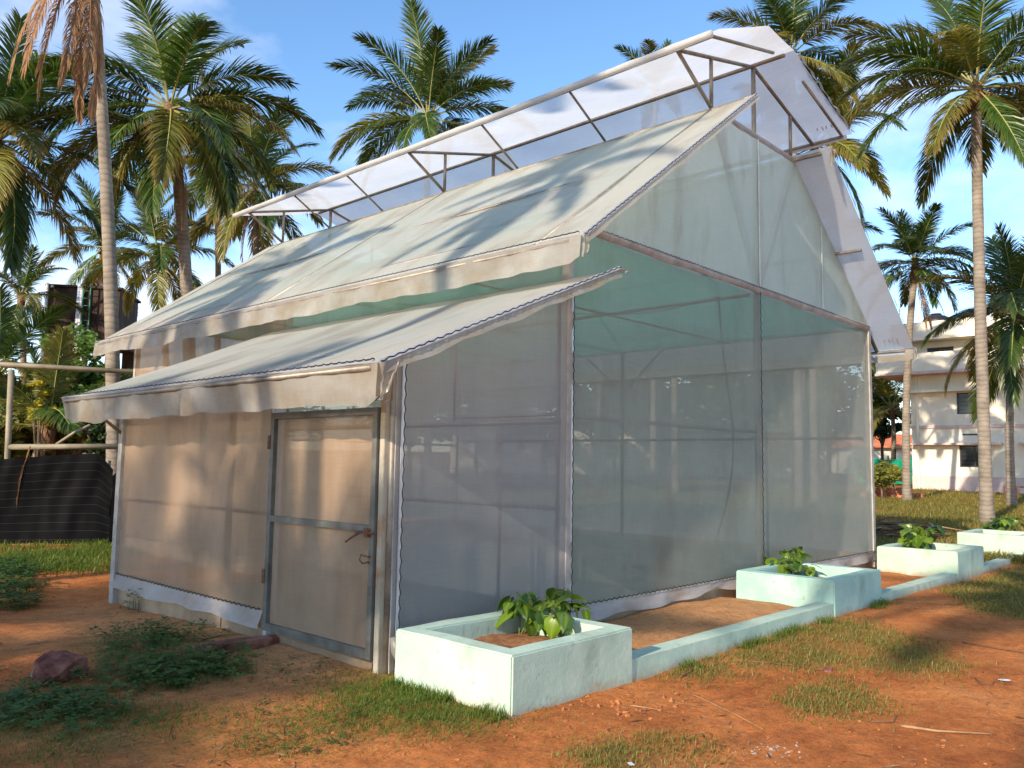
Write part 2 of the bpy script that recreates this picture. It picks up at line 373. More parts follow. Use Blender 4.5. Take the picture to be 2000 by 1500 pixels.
r4, _ = noise_col(nt, ((0,0,0), (1,1,1)), 26.0, 5, (.60,.68)); c = mixc(nt, c, (.40,.27,.17), mixc(nt, (0,0,0), r4.outputs[0], .5))
a1 = N(nt, 'ShaderNodeAttribute', attribute_name='grassy'); r3, _ = noise_col(nt, ((0,0,0), (1,1,1)), 4.0, 7, (.38,.6), rough=.75)
gmul = N(nt, 'ShaderNodeMath', operation='MULTIPLY'); nt.links.new(a1.outputs['Fac'], gmul.inputs[0]); nt.links.new(r3.outputs[0], gmul.inputs[1])
c = mixc(nt, c, (.15,.14,.04), gmul.outputs[0])
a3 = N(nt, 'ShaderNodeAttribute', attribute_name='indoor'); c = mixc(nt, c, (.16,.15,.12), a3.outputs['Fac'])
p = N(nt, 'ShaderNodeBsdfPrincipled', i_Roughness=.95); p.inputs['Specular IOR Level'].default_value = .15
nt.links.new(c, p.inputs['Base Color'])
t = N(nt, 'ShaderNodeTexCoord'); n2 = N(nt, 'ShaderNodeTexNoise', i_Scale=9.0, i_Detail=10.0, i_Roughness=.75); nt.links.new(t.outputs['Object'], n2.inputs['Vector'])
b = N(nt, 'ShaderNodeBump', i_Strength=.9, i_Distance=.05); nt.links.new(n2.outputs[0], b.inputs['Height']); nt.links.new(b.outputs[0], p.inputs['Normal'])
o = N(nt, 'ShaderNodeOutputMaterial'); nt.links.new(p.outputs[0], o.inputs[0])
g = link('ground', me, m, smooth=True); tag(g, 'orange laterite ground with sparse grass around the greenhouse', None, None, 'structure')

# ------------------------------------------------------------------ greenhouse
gh = thing('greenhouse', 'large white net and film greenhouse with raised vent roof and lean-to entrance', 'greenhouse', (0,0,0))
s_, e_ = 1.199, 2.034
ZH, HE, HT, HJE, HJR = 0.254, 4.129, 6.35, 6.842, 7.376
OF, ZO, O_, OFP = 0.56, 3.783, 0.549, 0.47
ZHL, ZB, YD0, YD1 = 0.249, 0.101, 0.085, 1.702
HA1, OA, XE, ZE, OAR = 3.561, 0.56, -2.856, 2.357, 0.378
C_ = W/2
def aroof(x): return HA1 + (HA1-ZE)/(0-XE)*x           # lean-to roof height
def mroof(x):                                             # main roof height, either side
    k = (HT-ZO)/(C_-s_+O_); xx = x if x < C_ else W-x
    return ZO + k*(xx+O_)
def sheet(name, fn, nu, nv, mat, label=None, parent=gh):
    o = MB().grid(fn, nu, nv).build(name, mat, parent, smooth=True)
    if label: o['label'] = label
    return o
def pipe(name, a, b, r=.03, n=10, mat=None, parent=gh): return MB().tube(a, b, r, n).build(name, mat or M_pipe, parent, smooth=True)
def wiggle(name, a, b, nrm, amp=.012, per=.085, r=.0055, off=.006, parent=gh):
    """spring wire that locks the sheet into its channel: zigzag polyline on the plane through a-b, normal nrm"""
    a = Vector(a); b = Vector(b); t = (b-a).normalized(); nn = Vector(nrm).normalized(); sd = t.cross(nn).normalized()
    n = max(4, int((b-a).length/(per/4))); pts = []
    for i in range(n+1):
        k = i % 4; q = (0, 1, 0, -1)[k]
        j = .003*nz(i*.37, 1.7, a.x)
        pts.append(a + (b-a)*(i/n) + sd*(q*amp+j) + nn*(off + (.004 if k % 2 else 0)))
    return MB().path(pts, r, 4).build(name, M_wire, parent)
def channel(a, b, nrm, w=.03, h=.008): return MB().bar(a, b, w, h, nrm).build('lock_channel', M_chan, gh)

# main roof slopes (with sag between rafters)
def roof_fn(side):
    def fn(u, v):
        y = -OF-.06 + (L+2*OF+.12)*u
        x = -O_ + (C_-s_+O_+.05)*v
        z = mroof(x)
        bay = (y/(L/2)) % 1.0
        sag = .055*math.sin(math.pi*bay)**2*math.sin(math.pi*min(1, max(0, v)))**.8 if 0 < y < L else .015*math.sin(math.pi*v)
        z -= sag; z += .010*nz(x*1.1, y*2.6, 4) + .006*nz(x*.8+y*2.0, y*1.0, 9) + .012*nz(x*.5, y*.35+x*.35, 2)
        return (x if side < 0 else W-x, y, z)
    return fn
sheet('roof_sheet', roof_fn(-1), 150, 40, M_film, 'sunlit left slope of the main roof film')
sheet('roof_sheet', roof_fn(1), 90, 24, M_film2)
# vent (jack) roof
def jack_fn(side):
    def fn(u, v):
        y = -OF-.05 + (L+2*OF+.1)*u
        x = C_-e_-.05 + (e_+.05)*v
        z = HJE + .045 + (HJR-HJE)*(x-(C_-e_))/e_
        bay = (y/(L/6)) % 1.0
        z -= .035*math.sin(math.pi*bay)**2*math.sin(math.pi*v)
        z += .012*nz(x*1.5, y*1.2, 14)
        if u < .035 and side < 0:
            tri = max(0, 1-abs(v-.42)/.42 if v < .42 else 1-(v-.42)/.58)*(1-u/.035); z += .13*tri; y -= .20*tri
        return (x if side < 0 else 2*C_-x, y, z)
    return fn
sheet('vent_sheet', jack_fn(-1), 120, 14, M_jack, 'left slope of the raised vent film')
sheet('vent_sheet', jack_fn(1), 120, 14, M_jack)
# rolled edge of the vent film along its left and right eaves
for sd in (-1, 1):
    pts = [(C_+sd*(e_+.055), -OF+.05+(L+2*OF-.1)*i/70, HJE+.005+.010*nz(i*.4, sd*3)) for i in range(71)]
    MB().path(pts, [.046+.012*nz(i*.5, 9, sd) for i in range(71)], 8).build('film_roll', M_roll, gh, True)
# crumpled loose film at the vent's front edge
MB().grid(lambda u, v: (C_+.1+e_*u*.95, -OF-.05-.012*math.sin(u*40)-.05*v, HJE+.05+(HJR-HJE)*(1-u) - v*(.04+.07*abs(nz(u*9, 3.0)))+.015*nz(u*14, v*2, 7)), 60, 4).build('loose_film', M_valance, gh, True)

# pipes of the vent frame
yf = [0.0, L/2, L]
for y in yf:
    pipe('ridge_post', (C_, y, HE), (C_, y, HJR), .032)
    for sd in (-1, 1):
        xt = C_+sd*s_; zr = HJR-(HJR-HJE)*s_/e_
        pipe('vent_post', (xt, y, HT), (xt, y, zr-.01), .026)
        pipe('vent_rafter', (C_+sd*.03, y, HJR-.01), (C_+sd*e_, y, HJE-.005), .026)
        if sd < 0: pipe('vent_strut', (C_+sd*e_, y, HJE-.01), (xt-.02, y, HT+.02), .026)
for k in (1, 2, 4, 5):
    y = L*k/6
    pipe('vent_strut', (C_-e_, y, HJE-.01), (C_-s_, y, HT+.02), .018, 8)
    pipe('vent_strut', (C_+e_, y, HJE-.01), (C_+s_, y, HT+.02), .018, 8)
pipe('ridge_purlin', (C_, -OFP, HJR+.02), (C_, L+OFP, HJR+.02), .03)
for sd in (-1, 1):
    pipe('vent_purlin', (C_+sd*e_, -OFP, HJE+.005), (C_+sd*e_, L+OFP, HJE+.005), .026)
    pipe('edge_rafter', (C_+sd*e_, -OFP, HJE+.01), (C_+sd*(.35 if sd < 0 else .6), -OFP, HJE+.01+(HJR-HJE)*(1-(.35 if sd < 0 else .6)/e_)), .022)
    pipe('roof_top_purlin', (C_+sd*s_, -OFP, HT-.02), (C_+sd*s_, L+OFP, HT-.02), .032)
    xm = C_+sd*(s_+(C_-s_)*.52); pipe('roof_mid_purlin', (xm, -OFP, mroof(xm)-.05), (xm, L+OFP, mroof(xm)-.05), .026)
    xo = C_+sd*(C_+O_); pipe('eave_purlin', (xo, -OFP, ZO-.03), (xo, L+OFP, ZO-.03), .028)
    for y in yf:
        pipe('roof_rafter', (C_+sd*(C_+O_), y, ZO-.02), (C_+sd*s_, y, HT-.02), .03)
        xw = C_+sd*C_
        pipe('wall_post', (xw, y, 0.0), (xw, y, HE), .038)
# eave-level tie beams and inner lattice
for y in yf:
    pipe('tie_beam', (0, y, HE), (W, y, HE), .03)
    pipe('truss_web', (C_, y, HE+.03), (C_-s_, y, HT-.05), .02, 8); pipe('truss_web', (C_, y, HE+.03), (C_+s_, y, HT-.05), .02, 8)
    for xx in (W*.25, W*.75): pipe('king_strut', (xx, y, HE), (xx, y, mroof(xx)-.05), .018, 8)
pipe('shade_rail', (C_, 0.1, HE-.06), (C_, L, HE-.06), .025)
for y in (2.6, 7.8): pipe('shade_rail', (0, y, HE-.05), (W, y, HE-.05), .02)
for x in (0, W): pipe('wall_plate', (x, 0, HE), (x, L, HE), .03)
# centre posts on front and back walls, girts
pipe('centre_post', (C_, 0, 0), (C_, 0, HE), .04); pipe('centre_post', (C_, L, 0), (C_, L, HE), .04)
pipe('girt', (0, .03, 2.15), (C_+1.2, .03, 2.15), .022); pipe('girt', (W, .1, 2.2), (W, L, 2.2), .024)
pipe('girt', (0, L, 2.1), (W, L, 2.1), .024); pipe('girt', (W, .1, 3.5), (W, L, 3.5), .02)
pipe('girt', (0, LA, 2.1), (0, L, 2.1), .024)
pipe('corner_brace', (W, L/2-.1, 3.3), (W, L/2-1.0, HE-.05), .016, 8); pipe('corner_brace', (W, L/2+.1, 3.3), (W, L/2+1.0, HE-.05), .016, 8)
# drooping cords of the shade net and a hanging cable
def cord(name, pts, r=.006, sub=12):
    ps = [Vector(p) for p in pts]; out_ = []
    for i in range(len(ps)-1):
        a, b = ps[i], ps[i+1]; p0 = ps[max(i-1, 0)]; p3 = ps[min(i+2, len(ps)-1)]
        for k in range(sub):
            t = k/sub
            out_.append(.5*((2*a)+(-p0+b)*t+(2*p0-5*a+4*b-p3)*t*t+(-p0+3*a-3*b+p3)*t**3))
    out_.append(ps[-1]); return MB().path(out_, r, 5).build(name, M_wire, gh, True)
cord('shade_cord', [(0.1, 1.2, HE-.15), (2.2, 2.0, HE-.22), (C_, 2.4, HE-.08)])
cord('shade_cord', [(0.1, 3.0, HE-.45), (1.6, 2.2, HE-.42), (3.2, 1.3, HE-.32), (C_-.1, .5, HE-.05)])
cord('hanging_cable', [(C_-.15, .5, HE-.05), (C_-.1, .45, 3.2), (C_+.05, .4, 2.2), (C_-.05, .4, 1.4), (C_-.4, .45, .6), (C_-.6, .5, .2)], .009)

# horizontal green shade net under the roof
sheet('shade_net', lambda u, v: (.06+(W-.12)*u, .06+(L-.12)*v, HE-.03-.07*abs(math.sin(v*math.pi*4))*abs(math.sin(u*math.pi*2))+.02*nz(u*6, v*6)), 40, 50, M_green, 'green shade net ceiling')

# wall sheets
def wall_y(y, x0, x1, zlo, zhi, mat, name='wall_net', nu=40, nv=24, amp=.012, seed=0, label=None):
    def fn(u, v):
        x = x0+(x1-x0)*u; a = zlo(x) if callable(zlo) else zlo; b = zhi(x) if callable(zhi) else zhi
        z = a+(b-a)*v; w = math.sin(math.pi*u)*math.sin(math.pi*v)
        return (x, y + w*(amp*nz(x*1.1, z*.7, seed)*2 + .006*nz(x*6, z*1.1, seed+5)), z)
    return sheet(name, fn, nu, nv, mat, label)
def wall_x(x, y0, y1, zlo, zhi, mat, name='wall_net', nu=40, nv=24, amp=.012, seed=0, label=None):
    def fn(u, v):
        y = y0+(y1-y0)*u; z = zlo+(zhi-zlo)*v; w = math.sin(math.pi*u)*math.sin(math.pi*v)
        return (x + w*(amp*nz(y*1.1, z*.7, seed)*2 + .006*nz(y*6, z*1.1, seed+5)), y, z)
    return sheet(name, fn, nu, nv, mat, label)
wall_y(-.045, 0.0, C_, ZH, HE, M_net, seed=1); wall_y(-.045, C_, W, ZH, HE, M_net, seed=2)
wall_y(-.047, -A_, 0.0, ZH, lambda x: aroof(x)-.03, M_netd, nu=24, seed=3)
wall_x(-A_-.045, YD1+.06, LA, ZHL, aroof(-A_)-.05, M_nets, seed=4, label='tan stained net left of the door')
wall_x(-A_-.045, -.02, YD1+.06, ZB+2.06, aroof(-A_)-.05, M_nets, nu=16, nv=5, seed=5)
wall_y(LA+.04, -A_, 0.0, ZHL, lambda x: aroof(x)-.03, M_net, nu=20, seed=6)
wall_x(-.05, LA+.05, L, ZHL, HE-.02, M_nets, seed=7)
wall_x(-.05, 0.0, LA+.05, HA1-.06, HE-.02, M_net, nu=40, nv=5, seed=8)
wall_x(0.0, 1.0, LA, ZHL, aroof(-.1), M_net, nu=24, seed=9, name='partition_net')
wall_x(0.0, .06, 1.0, 2.12, aroof(-.1), M_net, nu=8, nv=8, seed=10, name='partition_net')
wall_x(0.0, .06, 1.0, ZHL, 1.24, M_net, nu=8, nv=8, seed=11, name='partition_net')
wall_x(W+.045, 0.0, L, ZH, 3.5, M_netr, seed=12); wall_x(W+.046, 0.0, L, 3.5, HE, M_gable, nv=6, seed=13)
wall_y(L+.045, 0.0, W, ZH, HE, M_netr, seed=14)
# gable films front and back
def gable(y, name='gable_sheet'):
    def fn(u, v):
        z = HE+(HT-.03-HE)*v; f = v
        x0 = 0.0+(C_-s_)*f; x1 = W-(C_-s_)*f; x = x0+(x1-x0)*u
        x0b = (z-ZO)/(HT-ZO)*(C_-s_+O_)-O_ ; x = max(x0b, 0)*(1-u)+min(W-x0b, W)*u if True else x
        w = math.sin(math.pi*u)*math.sin(math.pi*v)
        return (x, y+w*(.02*nz(x, z*.6, 3)+.008*nz(x*5, z, 8)), z)
    return sheet(name, fn, 40, 20, M_gable)
gable(-.05); gable(L+.05)
# fold of film along the front tie beam
MB().grid(lambda u, v: (W*u, -.055-.03*math.sin(v*math.pi)-.01*nz(u*20, v, 2), HE+.05-(.10+.05*abs(nz(u*7, 4.0)))*v), 90, 4).build('tie_fold', M_post, gh, True)
MB().grid(lambda u, v: (C_-s_+2*s_*u, -.05-.02*math.sin(v*math.pi), HT+.02-(.09+.03*nz(u*9, 1.0))*v), 30, 3).build('tie_fold', M_post, gh, True)
M_seam = plain('seam_tape', (.62,.64,.60), .8)
MB().bar((C_, -.065, HE+.06), (C_, -.065, HT-.06), .028, .004, (0,-1,0)).build('seam_strip', M_seam, gh)
MB().bar((C_+C_*.52, -.065, HE+.06), (C_+C_*.52, -.065, mroof(C_+C_*.52)-.15), .022, .004, (0,-1,0)).build('seam_strip', M_seam, gh)

# valances along the eaves
def valance(name, x, y0, y1, z, drop, flare, seed, wav=1.0, n=150, mat=None):
    def fn(u, v):
        y = y0+(y1-y0)*u
        d = drop*(1+.22*nz(y*.55, seed)+.10*nz(y*2.3, seed+1))
        end = min(1, (min(u, 1-u)*abs(y1-y0))/.12)
        wv = wav*(.055*nz(y*1.6, seed, v*.6)+.022*nz(y*5.0, seed+3, v*.5)+.012*math.sin(y*17+seed))*v**.7
        return (x + flare*v + wv, y + .02*v*nz(y*2, seed+2), z - d*v*(.82+.18*end))
    return MB().grid(fn, n, 8).build(name, mat or M_valance, gh, True)
valance('eave_valance', -O_-.02, -OF-.05, L+OF+.05, ZO+.01, .27, -.02, 3.0, .7, 190)
valance('eave_valance', W+O_+.02, -OF-.05, L+OF+.05, ZO+.01, .22, .02, 5.0, .7, 120)
# lean-to roof
def afn(u, v):
    y = -OA-.03+(LA+OA+OAR+.06)*u; x = XE+(-XE)*v
    z = aroof(x) - .04*math.sin(math.pi*v)*math.sin(math.pi*((y/(LA/2)) % 1.0))**2 + .010*nz(x*1.2, y*1.6, 21)+.008*nz(x*.6+y*3.0, y*.8, 22)
    return (x, y, z)
sheet('leanto_roof_sheet', afn, 90, 30, M_film, 'film roof of the lean-to entrance')
valance('leanto_valance', XE-.015, -OA-.04, LA+OAR+.04, ZE+.005, .29, .03, 8.0, 1.25, 130)
# free film edges on the sloping front edges
def slope_flap(name, a, b, drop, seed, n=60):
    a = Vector(a); b = Vector(b)
    def fn(u, v):
        p = a+(b-a)*u; d = drop*(1+.4*nz(u*9, seed))
        return (p.x, p.y-.01-.03*v-.012*nz(u*20, seed, v)*v, p.z-d*v)
    return MB().grid(fn, n, 4).build(name, M_valance, gh, True)
slope_flap('front_flap', (XE, -OA-.03, ZE), (0.06, -OA-.03, HA1+.02), .085, 2)
slope_flap('front_flap', (-O_, -OF-.06, ZO), (C_-s_+.05, -OF-.06, HT+.04), .075, 5)
slope_flap('front_flap', (W+O_, -OF-.06, ZO), (C_+s_-.05, -OF-.06, HT+.04), .06, 8)
# torn corner tails of film
for (x, y, z, dx_, dz_, sd) in ((-O_-.02, -OF-.05, ZO, .13, -.24, 1), (XE, -OA-.04, ZE, .16, -.30, 2), (W+O_, -OF-.05, ZO, .10, -.26, 3), (C_+s_-.02, -OF-.05, HT+.02, .16, -.30, 4), (0.05, -OA-.02, HA1+.01, .22, -.06, 5)):
    MB().grid(lambda u, v: (x+dx_*u*(1-.5*v)+.02*nz(u*5, v*5, sd), y-.03*math.sin(u*7+v*3)-.02*v, z+.03+dz_*v*(1-.35*u)+.02*nz(u*4, v*4, sd+9)), 8, 8).build('film_tail', M_valance, gh, True)
# lean-to frame
for y in (0.0, LA*.5, LA):
    pipe('leanto_rafter', (XE, y, ZE-.03), (0, y, HA1-.03), .026)
    pipe('leanto_post', (-A_, y, -.1), (-A_, y, aroof(-A_)-.03), .034)
pipe('leanto_purlin', (XE, -OA+.04, ZE-.025), (XE, LA+OAR-.04, ZE-.025), .026); pipe('leanto_purlin', (-A_, 0, aroof(-A_)-.05), (-A_, LA, aroof(-A_)-.05), .026)
pipe('leanto_girt', (-A_, YD1+.1, 1.15), (-A_, LA, 1.15), .02); pipe('knee_brace', (-A_, LA, 1.9), (XE+.1, LA, ZE-.06), .02)
# inner partition frame with its doorway
pipe('partition_rail', (0, .05, 2.1), (0, LA, 2.1), .03); pipe('partition_rail', (0, .05, 1.22), (0, LA, 1.22), .022)
pipe('partition_rail', (0, .1, 2.17), (0, 1.68, 2.17), .016)
pipe('partition_post', (0, 1.67, 2.12), (0, 1.67, aroof(0)-.05), .02); pipe('partition_post', (0, .92, .1), (0, .92, 2.1), .022)
pipe('partition_post', (0, .12, .1), (0, .12, aroof(0)-.05), .022)
# net-wrapped posts seen at the corners
def wrapped(x, y, z0, z1, w=.09, d=.09, nm='wrapped_post'):
    pts = [(x+.005*nz(k*.7, x), y+.005*nz(k*.7, y, 2), z0+(z1-z0)*k/14) for k in range(15)]
    return MB().path(pts, [w/1.5+.003*nz(k*1.1, 4, x) for k in range(15)], 4, True, math.pi/4).build(nm, M_post, gh, False)
wrapped(-.03, -.02, 0, HE-.1); wrapped(W+.01, -.02, 0, HE-.05, .10); wrapped(-A_-.03, LA, -.12, aroof(-A_)-.06, .12); wrapped(-A_+.02, -.02, .0, aroof(-A_)-.05, .05); wrapped(-.02, L, 0, HE-.1)
# lock channels and spring wires
E_ = .012
channel((-O_-.025, -OF-.03, ZO+.025), (-O_-.025, L+OF, ZO+.025), (-.4,0,.9)); wiggle('spring_wire', (-O_-.03, -OF-.03, ZO+.03), (-O_-.03, L+OF, ZO+.03), (-.6,0,.8), .007, .09)
channel((XE-.02, -OA, ZE+.02), (XE-.02, LA+OAR, ZE+.02), (-.4,0,.9)); wiggle('spring_wire', (XE-.025, -OA-.02, ZE+.025), (XE-.025, LA+OAR, ZE+.025), (-.7,0,.7), .006, .10, .0055)
channel((XE, -OA-.045, ZE+.012), (.05, -OA-.045, aroof(.05)+.012), (0,-1,.3)); wiggle('spring_wire', (XE, -OA-.055, ZE+.015), (.05, -OA-.055, aroof(.05)+.015), (0,-1,.35), .006, .10, .0055)
channel((-O_, -OF-.07, ZO+.01), (C_-s_, -OF-.07, HT+.01), (0,-1,.3)); wiggle('spring_wire', (-O_, -OF-.08, ZO+.012), (C_-s_, -OF-.08, HT+.012), (0,-1,.35), .005, .09)
wiggle('spring_wire', (0.0, -.07, ZH), (0.0, -.07, HE-.75), (0,-1,0), .007, .11, .005); wiggle('spring_wire', (C_, -.06, ZH), (C_, -.06, HE), (0,-1,0), .009, .12, .006)
wiggle('spring_wire', (-A_+.05, -.075, ZH+.1), (-A_+.05, -.075, aroof(-A_)-.08), (0,-1,0), .008, .12, .0055)
wiggle('spring_wire', (.02, -.065, ZH+.02), (W, -.065, ZH+.02), (0,-1,0), .009, .09); wiggle('spring_wire', (0.3, -.075, HE+.02), (W, -.075, HE+.02), (0,-1,0), .008, .09, .004)
wiggle('spring_wire', (-A_-.06, YD1+.1, ZHL+.02), (-A_-.06, LA, ZHL+.02), (-1,0,0), .010, .09)
wiggle('spring_wire', (-A_-.055, YD0, ZB+2.075), (-A_-.055, YD1, ZB+2.075), (-1,0,0), .012, .10, .006); MB().bar((-A_-.045, YD0-.02, ZB+2.075), (-A_-.045, YD1+.03, ZB+2.075), .035, .03).build('lock_channel', M_chan, gh)
for x in (0.0, -A_+.05): channel((x, -.06, ZH), (x, -.06, (HE-.75 if x == 0 else aroof(-A_)-.08)), (0,-1,0), .028, .006)
# loose net skirts below the hem
def skirt(name, a, b, nrm, drop, seed, n=90):
    a = Vector(a); b = Vector(b); nv_ = Vector(nrm); LL = (b-a).length
    def fn(u, v):
        p = a+(b-a)*u; s = u*LL
        d = drop*(1+.6*nz(s*.5, seed)+.35*nz(s*1.7, seed+1))
        o_ = .05+.06*nz(s*.9, seed+2)+.03*math.sin(s*6+3*nz(s, seed))*v
        return p + nv_*(o_*v+.012*nz(s*7, v*2, seed)) - Vector((0,0,d*v))
    return MB().grid(fn, n, 7).build(name, M_skirt, gh, True)
skirt('net_skirt', (0, -.055, ZH+.01), (W, -.055, ZH+.01), (0,-1,0), .14, 3.0, 130)
skirt('net_skirt', (-A_, -.055, ZH+.01), (0, -.055, ZH+.01), (0,-1,0), .14, 6.0, 40)
skirt('net_skirt', (-A_-.05, YD1+.08, ZHL+.01), (-A_-.05, LA, ZHL+.01), (-1,0,0), .16, 9.0, 80)
skirt('net_skirt', (W+.06, 0, ZH+.01), (W+.06, L, ZH+.01), (1,0,0), .12, 12.0, 50)
# rolled bundle of net at the lean-to corner
MB().path([(-A_-.03, -.12, .30), (-A_, -.13, .20), (-A_+.03, -.16, .13), (-A_+.2, -.16, .12), (-A_+.5, -.12, .15)], [.03, .05, .06, .055, .03], 10).build('net_bundle', M_valance, gh, True)
# concrete plinth
pl = MB(); pl.box((-A_-.0, -.02, -.25), (W+.02, .16, ZH-.03)); pl.build('plinth', M_conc, gh)
MB().box((-A_-.03, YD1+.02, -.25), (-A_+.16, LA+.02, ZHL-.02)).build('plinth', M_conc, gh)
MB().box((W-.14, .17, -.25), (W+.025, L, ZH-.03)).build('plinth', M_conc, gh); MB().box((.17, L-.14, -.25), (W-.15, L+.02, ZH-.03)).build('plinth', M_conc, gh)
MB().box((-.10, LA+.03, -.25), (.1, L-.15, ZHL-.02)).build('plinth', M_conc, gh); MB().box((-A_-.01, .17, -.2), (-A_+.14, YD1, ZB-.05)).build('threshold', M_conc, gh)

# door leaf with bar, hinges and latch
xd = -A_-.075
door = MB().bar((xd, YD1, ZB+2.0-.03), (xd, YD0, ZB+2.0-.03), .045, .06).build('door', M_door, gh); door['label'] = 'grey green steel framed door with net panels'
MB().bar((xd, YD1, ZB+.035), (xd, YD0, ZB+.035), .045, .07).build('bottom_rail', M_door, door)
MB().bar((xd, YD1-.03, ZB+.07), (xd, YD1-.03, ZB+1.94), .06, .045, (1,0,0)).build('stile', M_door, door)
MB().bar((xd, YD0+.03, ZB+.07), (xd, YD0+.03, ZB+1.94), .06, .045, (1,0,0)).build('stile', M_door, door)
MB().bar((xd-.005, YD1-.06, ZB+1.02), (xd-.005, YD0+.06, ZB+1.02), .035, .055).build('mid_rail', M_door, door)
MB().grid(lambda u, v: (xd+.018+.010*nz(u*3, v*3, 40)*math.sin(math.pi*u), YD0+.03+(YD1-YD0-.06)*u, ZB+.05+1.92*v), 30, 36).build('door_net', M_nets, door, True)
for z in (.42, 1.66): MB().box((xd-.03, YD1-.012, ZB+z), (xd+.01, YD1+.035, ZB+z+.13)).build('hinge', M_rust, door, False, .004)
lt = MB(); lt.tube((xd-.045, YD0-.03, ZB+.99), (xd-.045, YD0+.22, ZB+.99), .010, 8); lt.path([(xd-.05, YD0+.14, ZB+.99), (xd-.065, YD0+.22, ZB+.95), (xd-.06, YD0+.32, ZB+.90)], [.011,.010,.008], 8)
lt.box((xd-.055, YD0+.04, ZB+.955), (xd-.02, YD0+.09, ZB+1.025)); lt.build('latch', M_rust, door)
hs_ = MB(); hs_.path([(xd-.04, YD0+.03, ZB+.80), (xd-.05, YD0+.12, ZB+.81), (xd-.05, YD0+.14, ZB+.77), (xd-.05, YD0+.10, ZB+.745), (xd-.04, YD0+.03, ZB+.76)], .007, 6); hs_.build('hasp', M_rust, door)
# door posts and the lean-to corner post
MB().box((-A_-.05, YD1+.005, -.02), (-A_+.05, YD1+.065, ZB+2.05)).build('door_post', M_chan, gh, False, .004)
MB().box((-A_-.075, YD0-.075, -.05), (-A_+.02, YD0-.012, ZB+2.05)).build('door_post', surface('old_post', ((.30,.24,.15), (.42,.40,.34)), 3, .7, .3, 40, (1,1,.5), second=((.28,.13,.06), 2.2, .55, .7)), gh, False, .004)
# small grey marks printed on the right film
for (px_, x_, z_) in ((0, C_+e_*.86, None), (1, W+O_*.62, None)):
    zf = (HJE+(HJR-HJE)*(1-.86)+.02) if px_ == 0 else mroof(x_)-.02
    mk = MB()
    for k in range(4):
        yk = -.42+.07*k; mk.bar((x_-.04, yk, zf+(.06*.30 if px_ == 0 else .03)), (x_+.03-.02*(k % 2), yk+.02*(k % 2), zf-(.03*.30 if px_ == 0 else .02)), .014, .002)
    mk.build('printed_mark', plain('print_grey' if px_ == 0 else 'print_grey2', (.28,.28,.32)), gh)['kind'] = 'stuff'

# beds inside the greenhouse (low earth ridges seen dimly through the net)
for k, x in enumerate((1.6, 3.4, 5.4, 7.0)):
    b_ = MB().grid(lambda u, v: (x-.45+.9*v+.05*nz(u*8, v, k), 1.0+(L-2)*u, .02+.22*math.sin(math.pi*v)**.7*(1+.3*nz(u*14, v*3, k))*min(1, 12*min(u, 1-u))), 60, 8).build('soil_bed', surface('bed_soil%d' % k, ((.12,.10,.07), (.24,.20,.15)), 5, .95, .5, 30), None, True)
    tag(b_, ['dark soil ridge inside the greenhouse, nearest the lean-to partition', 'dark soil ridge inside, left of the centre post', 'dark soil ridge inside, right of the centre post', 'dark soil ridge inside along the far right wall'][k], 'soil bed', 'soil ridges inside the greenhouse')

# ------------------------------------------------------------------ planters and kerb
M_soil = surface('planter_soil', ((.16,.07,.03), (.34,.16,.07)), 12, .95, .6, 30)
def planter(x0, x1, label, mat, zb=-.25, y0=PF, y1=PB, top=PT):
    t = .17
    root = thing('planter', label, 'planter', (x0, y0, 0), 'limewashed planters along the greenhouse front')
    w, d = x1-x0, y1-y0; m_ = MB()
    o4 = [(0,0),(w,0),(w,d),(0,d)]; i4 = [(t,t),(w-t,t),(w-t,d-t),(t,d-t)]
    m_.add([(x,y,zb) for x,y in o4]+[(x,y,top) for x,y in o4]+[(x,y,top) for x,y in i4]+[(x,y,top-.28) for x,y in i4],
           [(0,1,5,4),(1,2,6,5),(2,3,7,6),(3,0,4,7),(4,5,9,8),(5,6,10,9),(6,7,11,10),(7,4,8,11),(8,9,13,12),(9,10,14,13),(10,11,15,14),(11,8,12,15),(0,3,2,1)])
    wl = m_.build('planter_wall', mat, root, False, 0)
    bm = bmesh.new(); bm.from_mesh(wl.data)
    bmesh.ops.bevel(bm, geom=[e for e in bm.edges if len(e.link_faces) == 2 and e.calc_face_angle(0) > .6 and max(v.co.z for v in e.verts) > .3], offset=.012, segments=2, affect='EDGES')
    bmesh.ops.subdivide_edges(bm, edges=[e for e in bm.edges if e.calc_length() > .3], cuts=7, use_grid_fill=True)
    for v in bm.verts:
        q = v.co + Vector((x0, y0, 0)); v.co += Vector((nz(q.x*2.2, q.y*2.2, q.z*2.2), nz(q.x*2.2+9, q.y*2.2, q.z*2.2), nz(q.x*2.2, q.y*2.2+9, q.z*2.2)))*.008
    bm.to_mesh(wl.data); bm.free()
    wl.data.polygons.foreach_set('use_smooth', [False]*len(wl.data.polygons))
    MB().grid(lambda u, v: (t-.01+(w-2*t+.02)*u, t-.01+(d-2*t+.02)*v, top-.15+.025*nz(u*5, v*5, x0)+.012*nz(u*17, v*17, x0)), 16, 16).build('planter_soil', M_soil, root, True)
    return root
planter(P1A, P1B, 'pale mint planter box nearest the door, at the lean-to corner', M_mint)
planter(P2A, P2B, 'teal tinted planter box in front of the right half of the greenhouse', M_mint2)
planter(P3A, P3B, 'bright white planter box just past the right corner of the greenhouse', M_mint, -.35)
planter(P4A, P4B, 'farthest white planter box, cut by the right edge of the picture', M_mint, -.35)
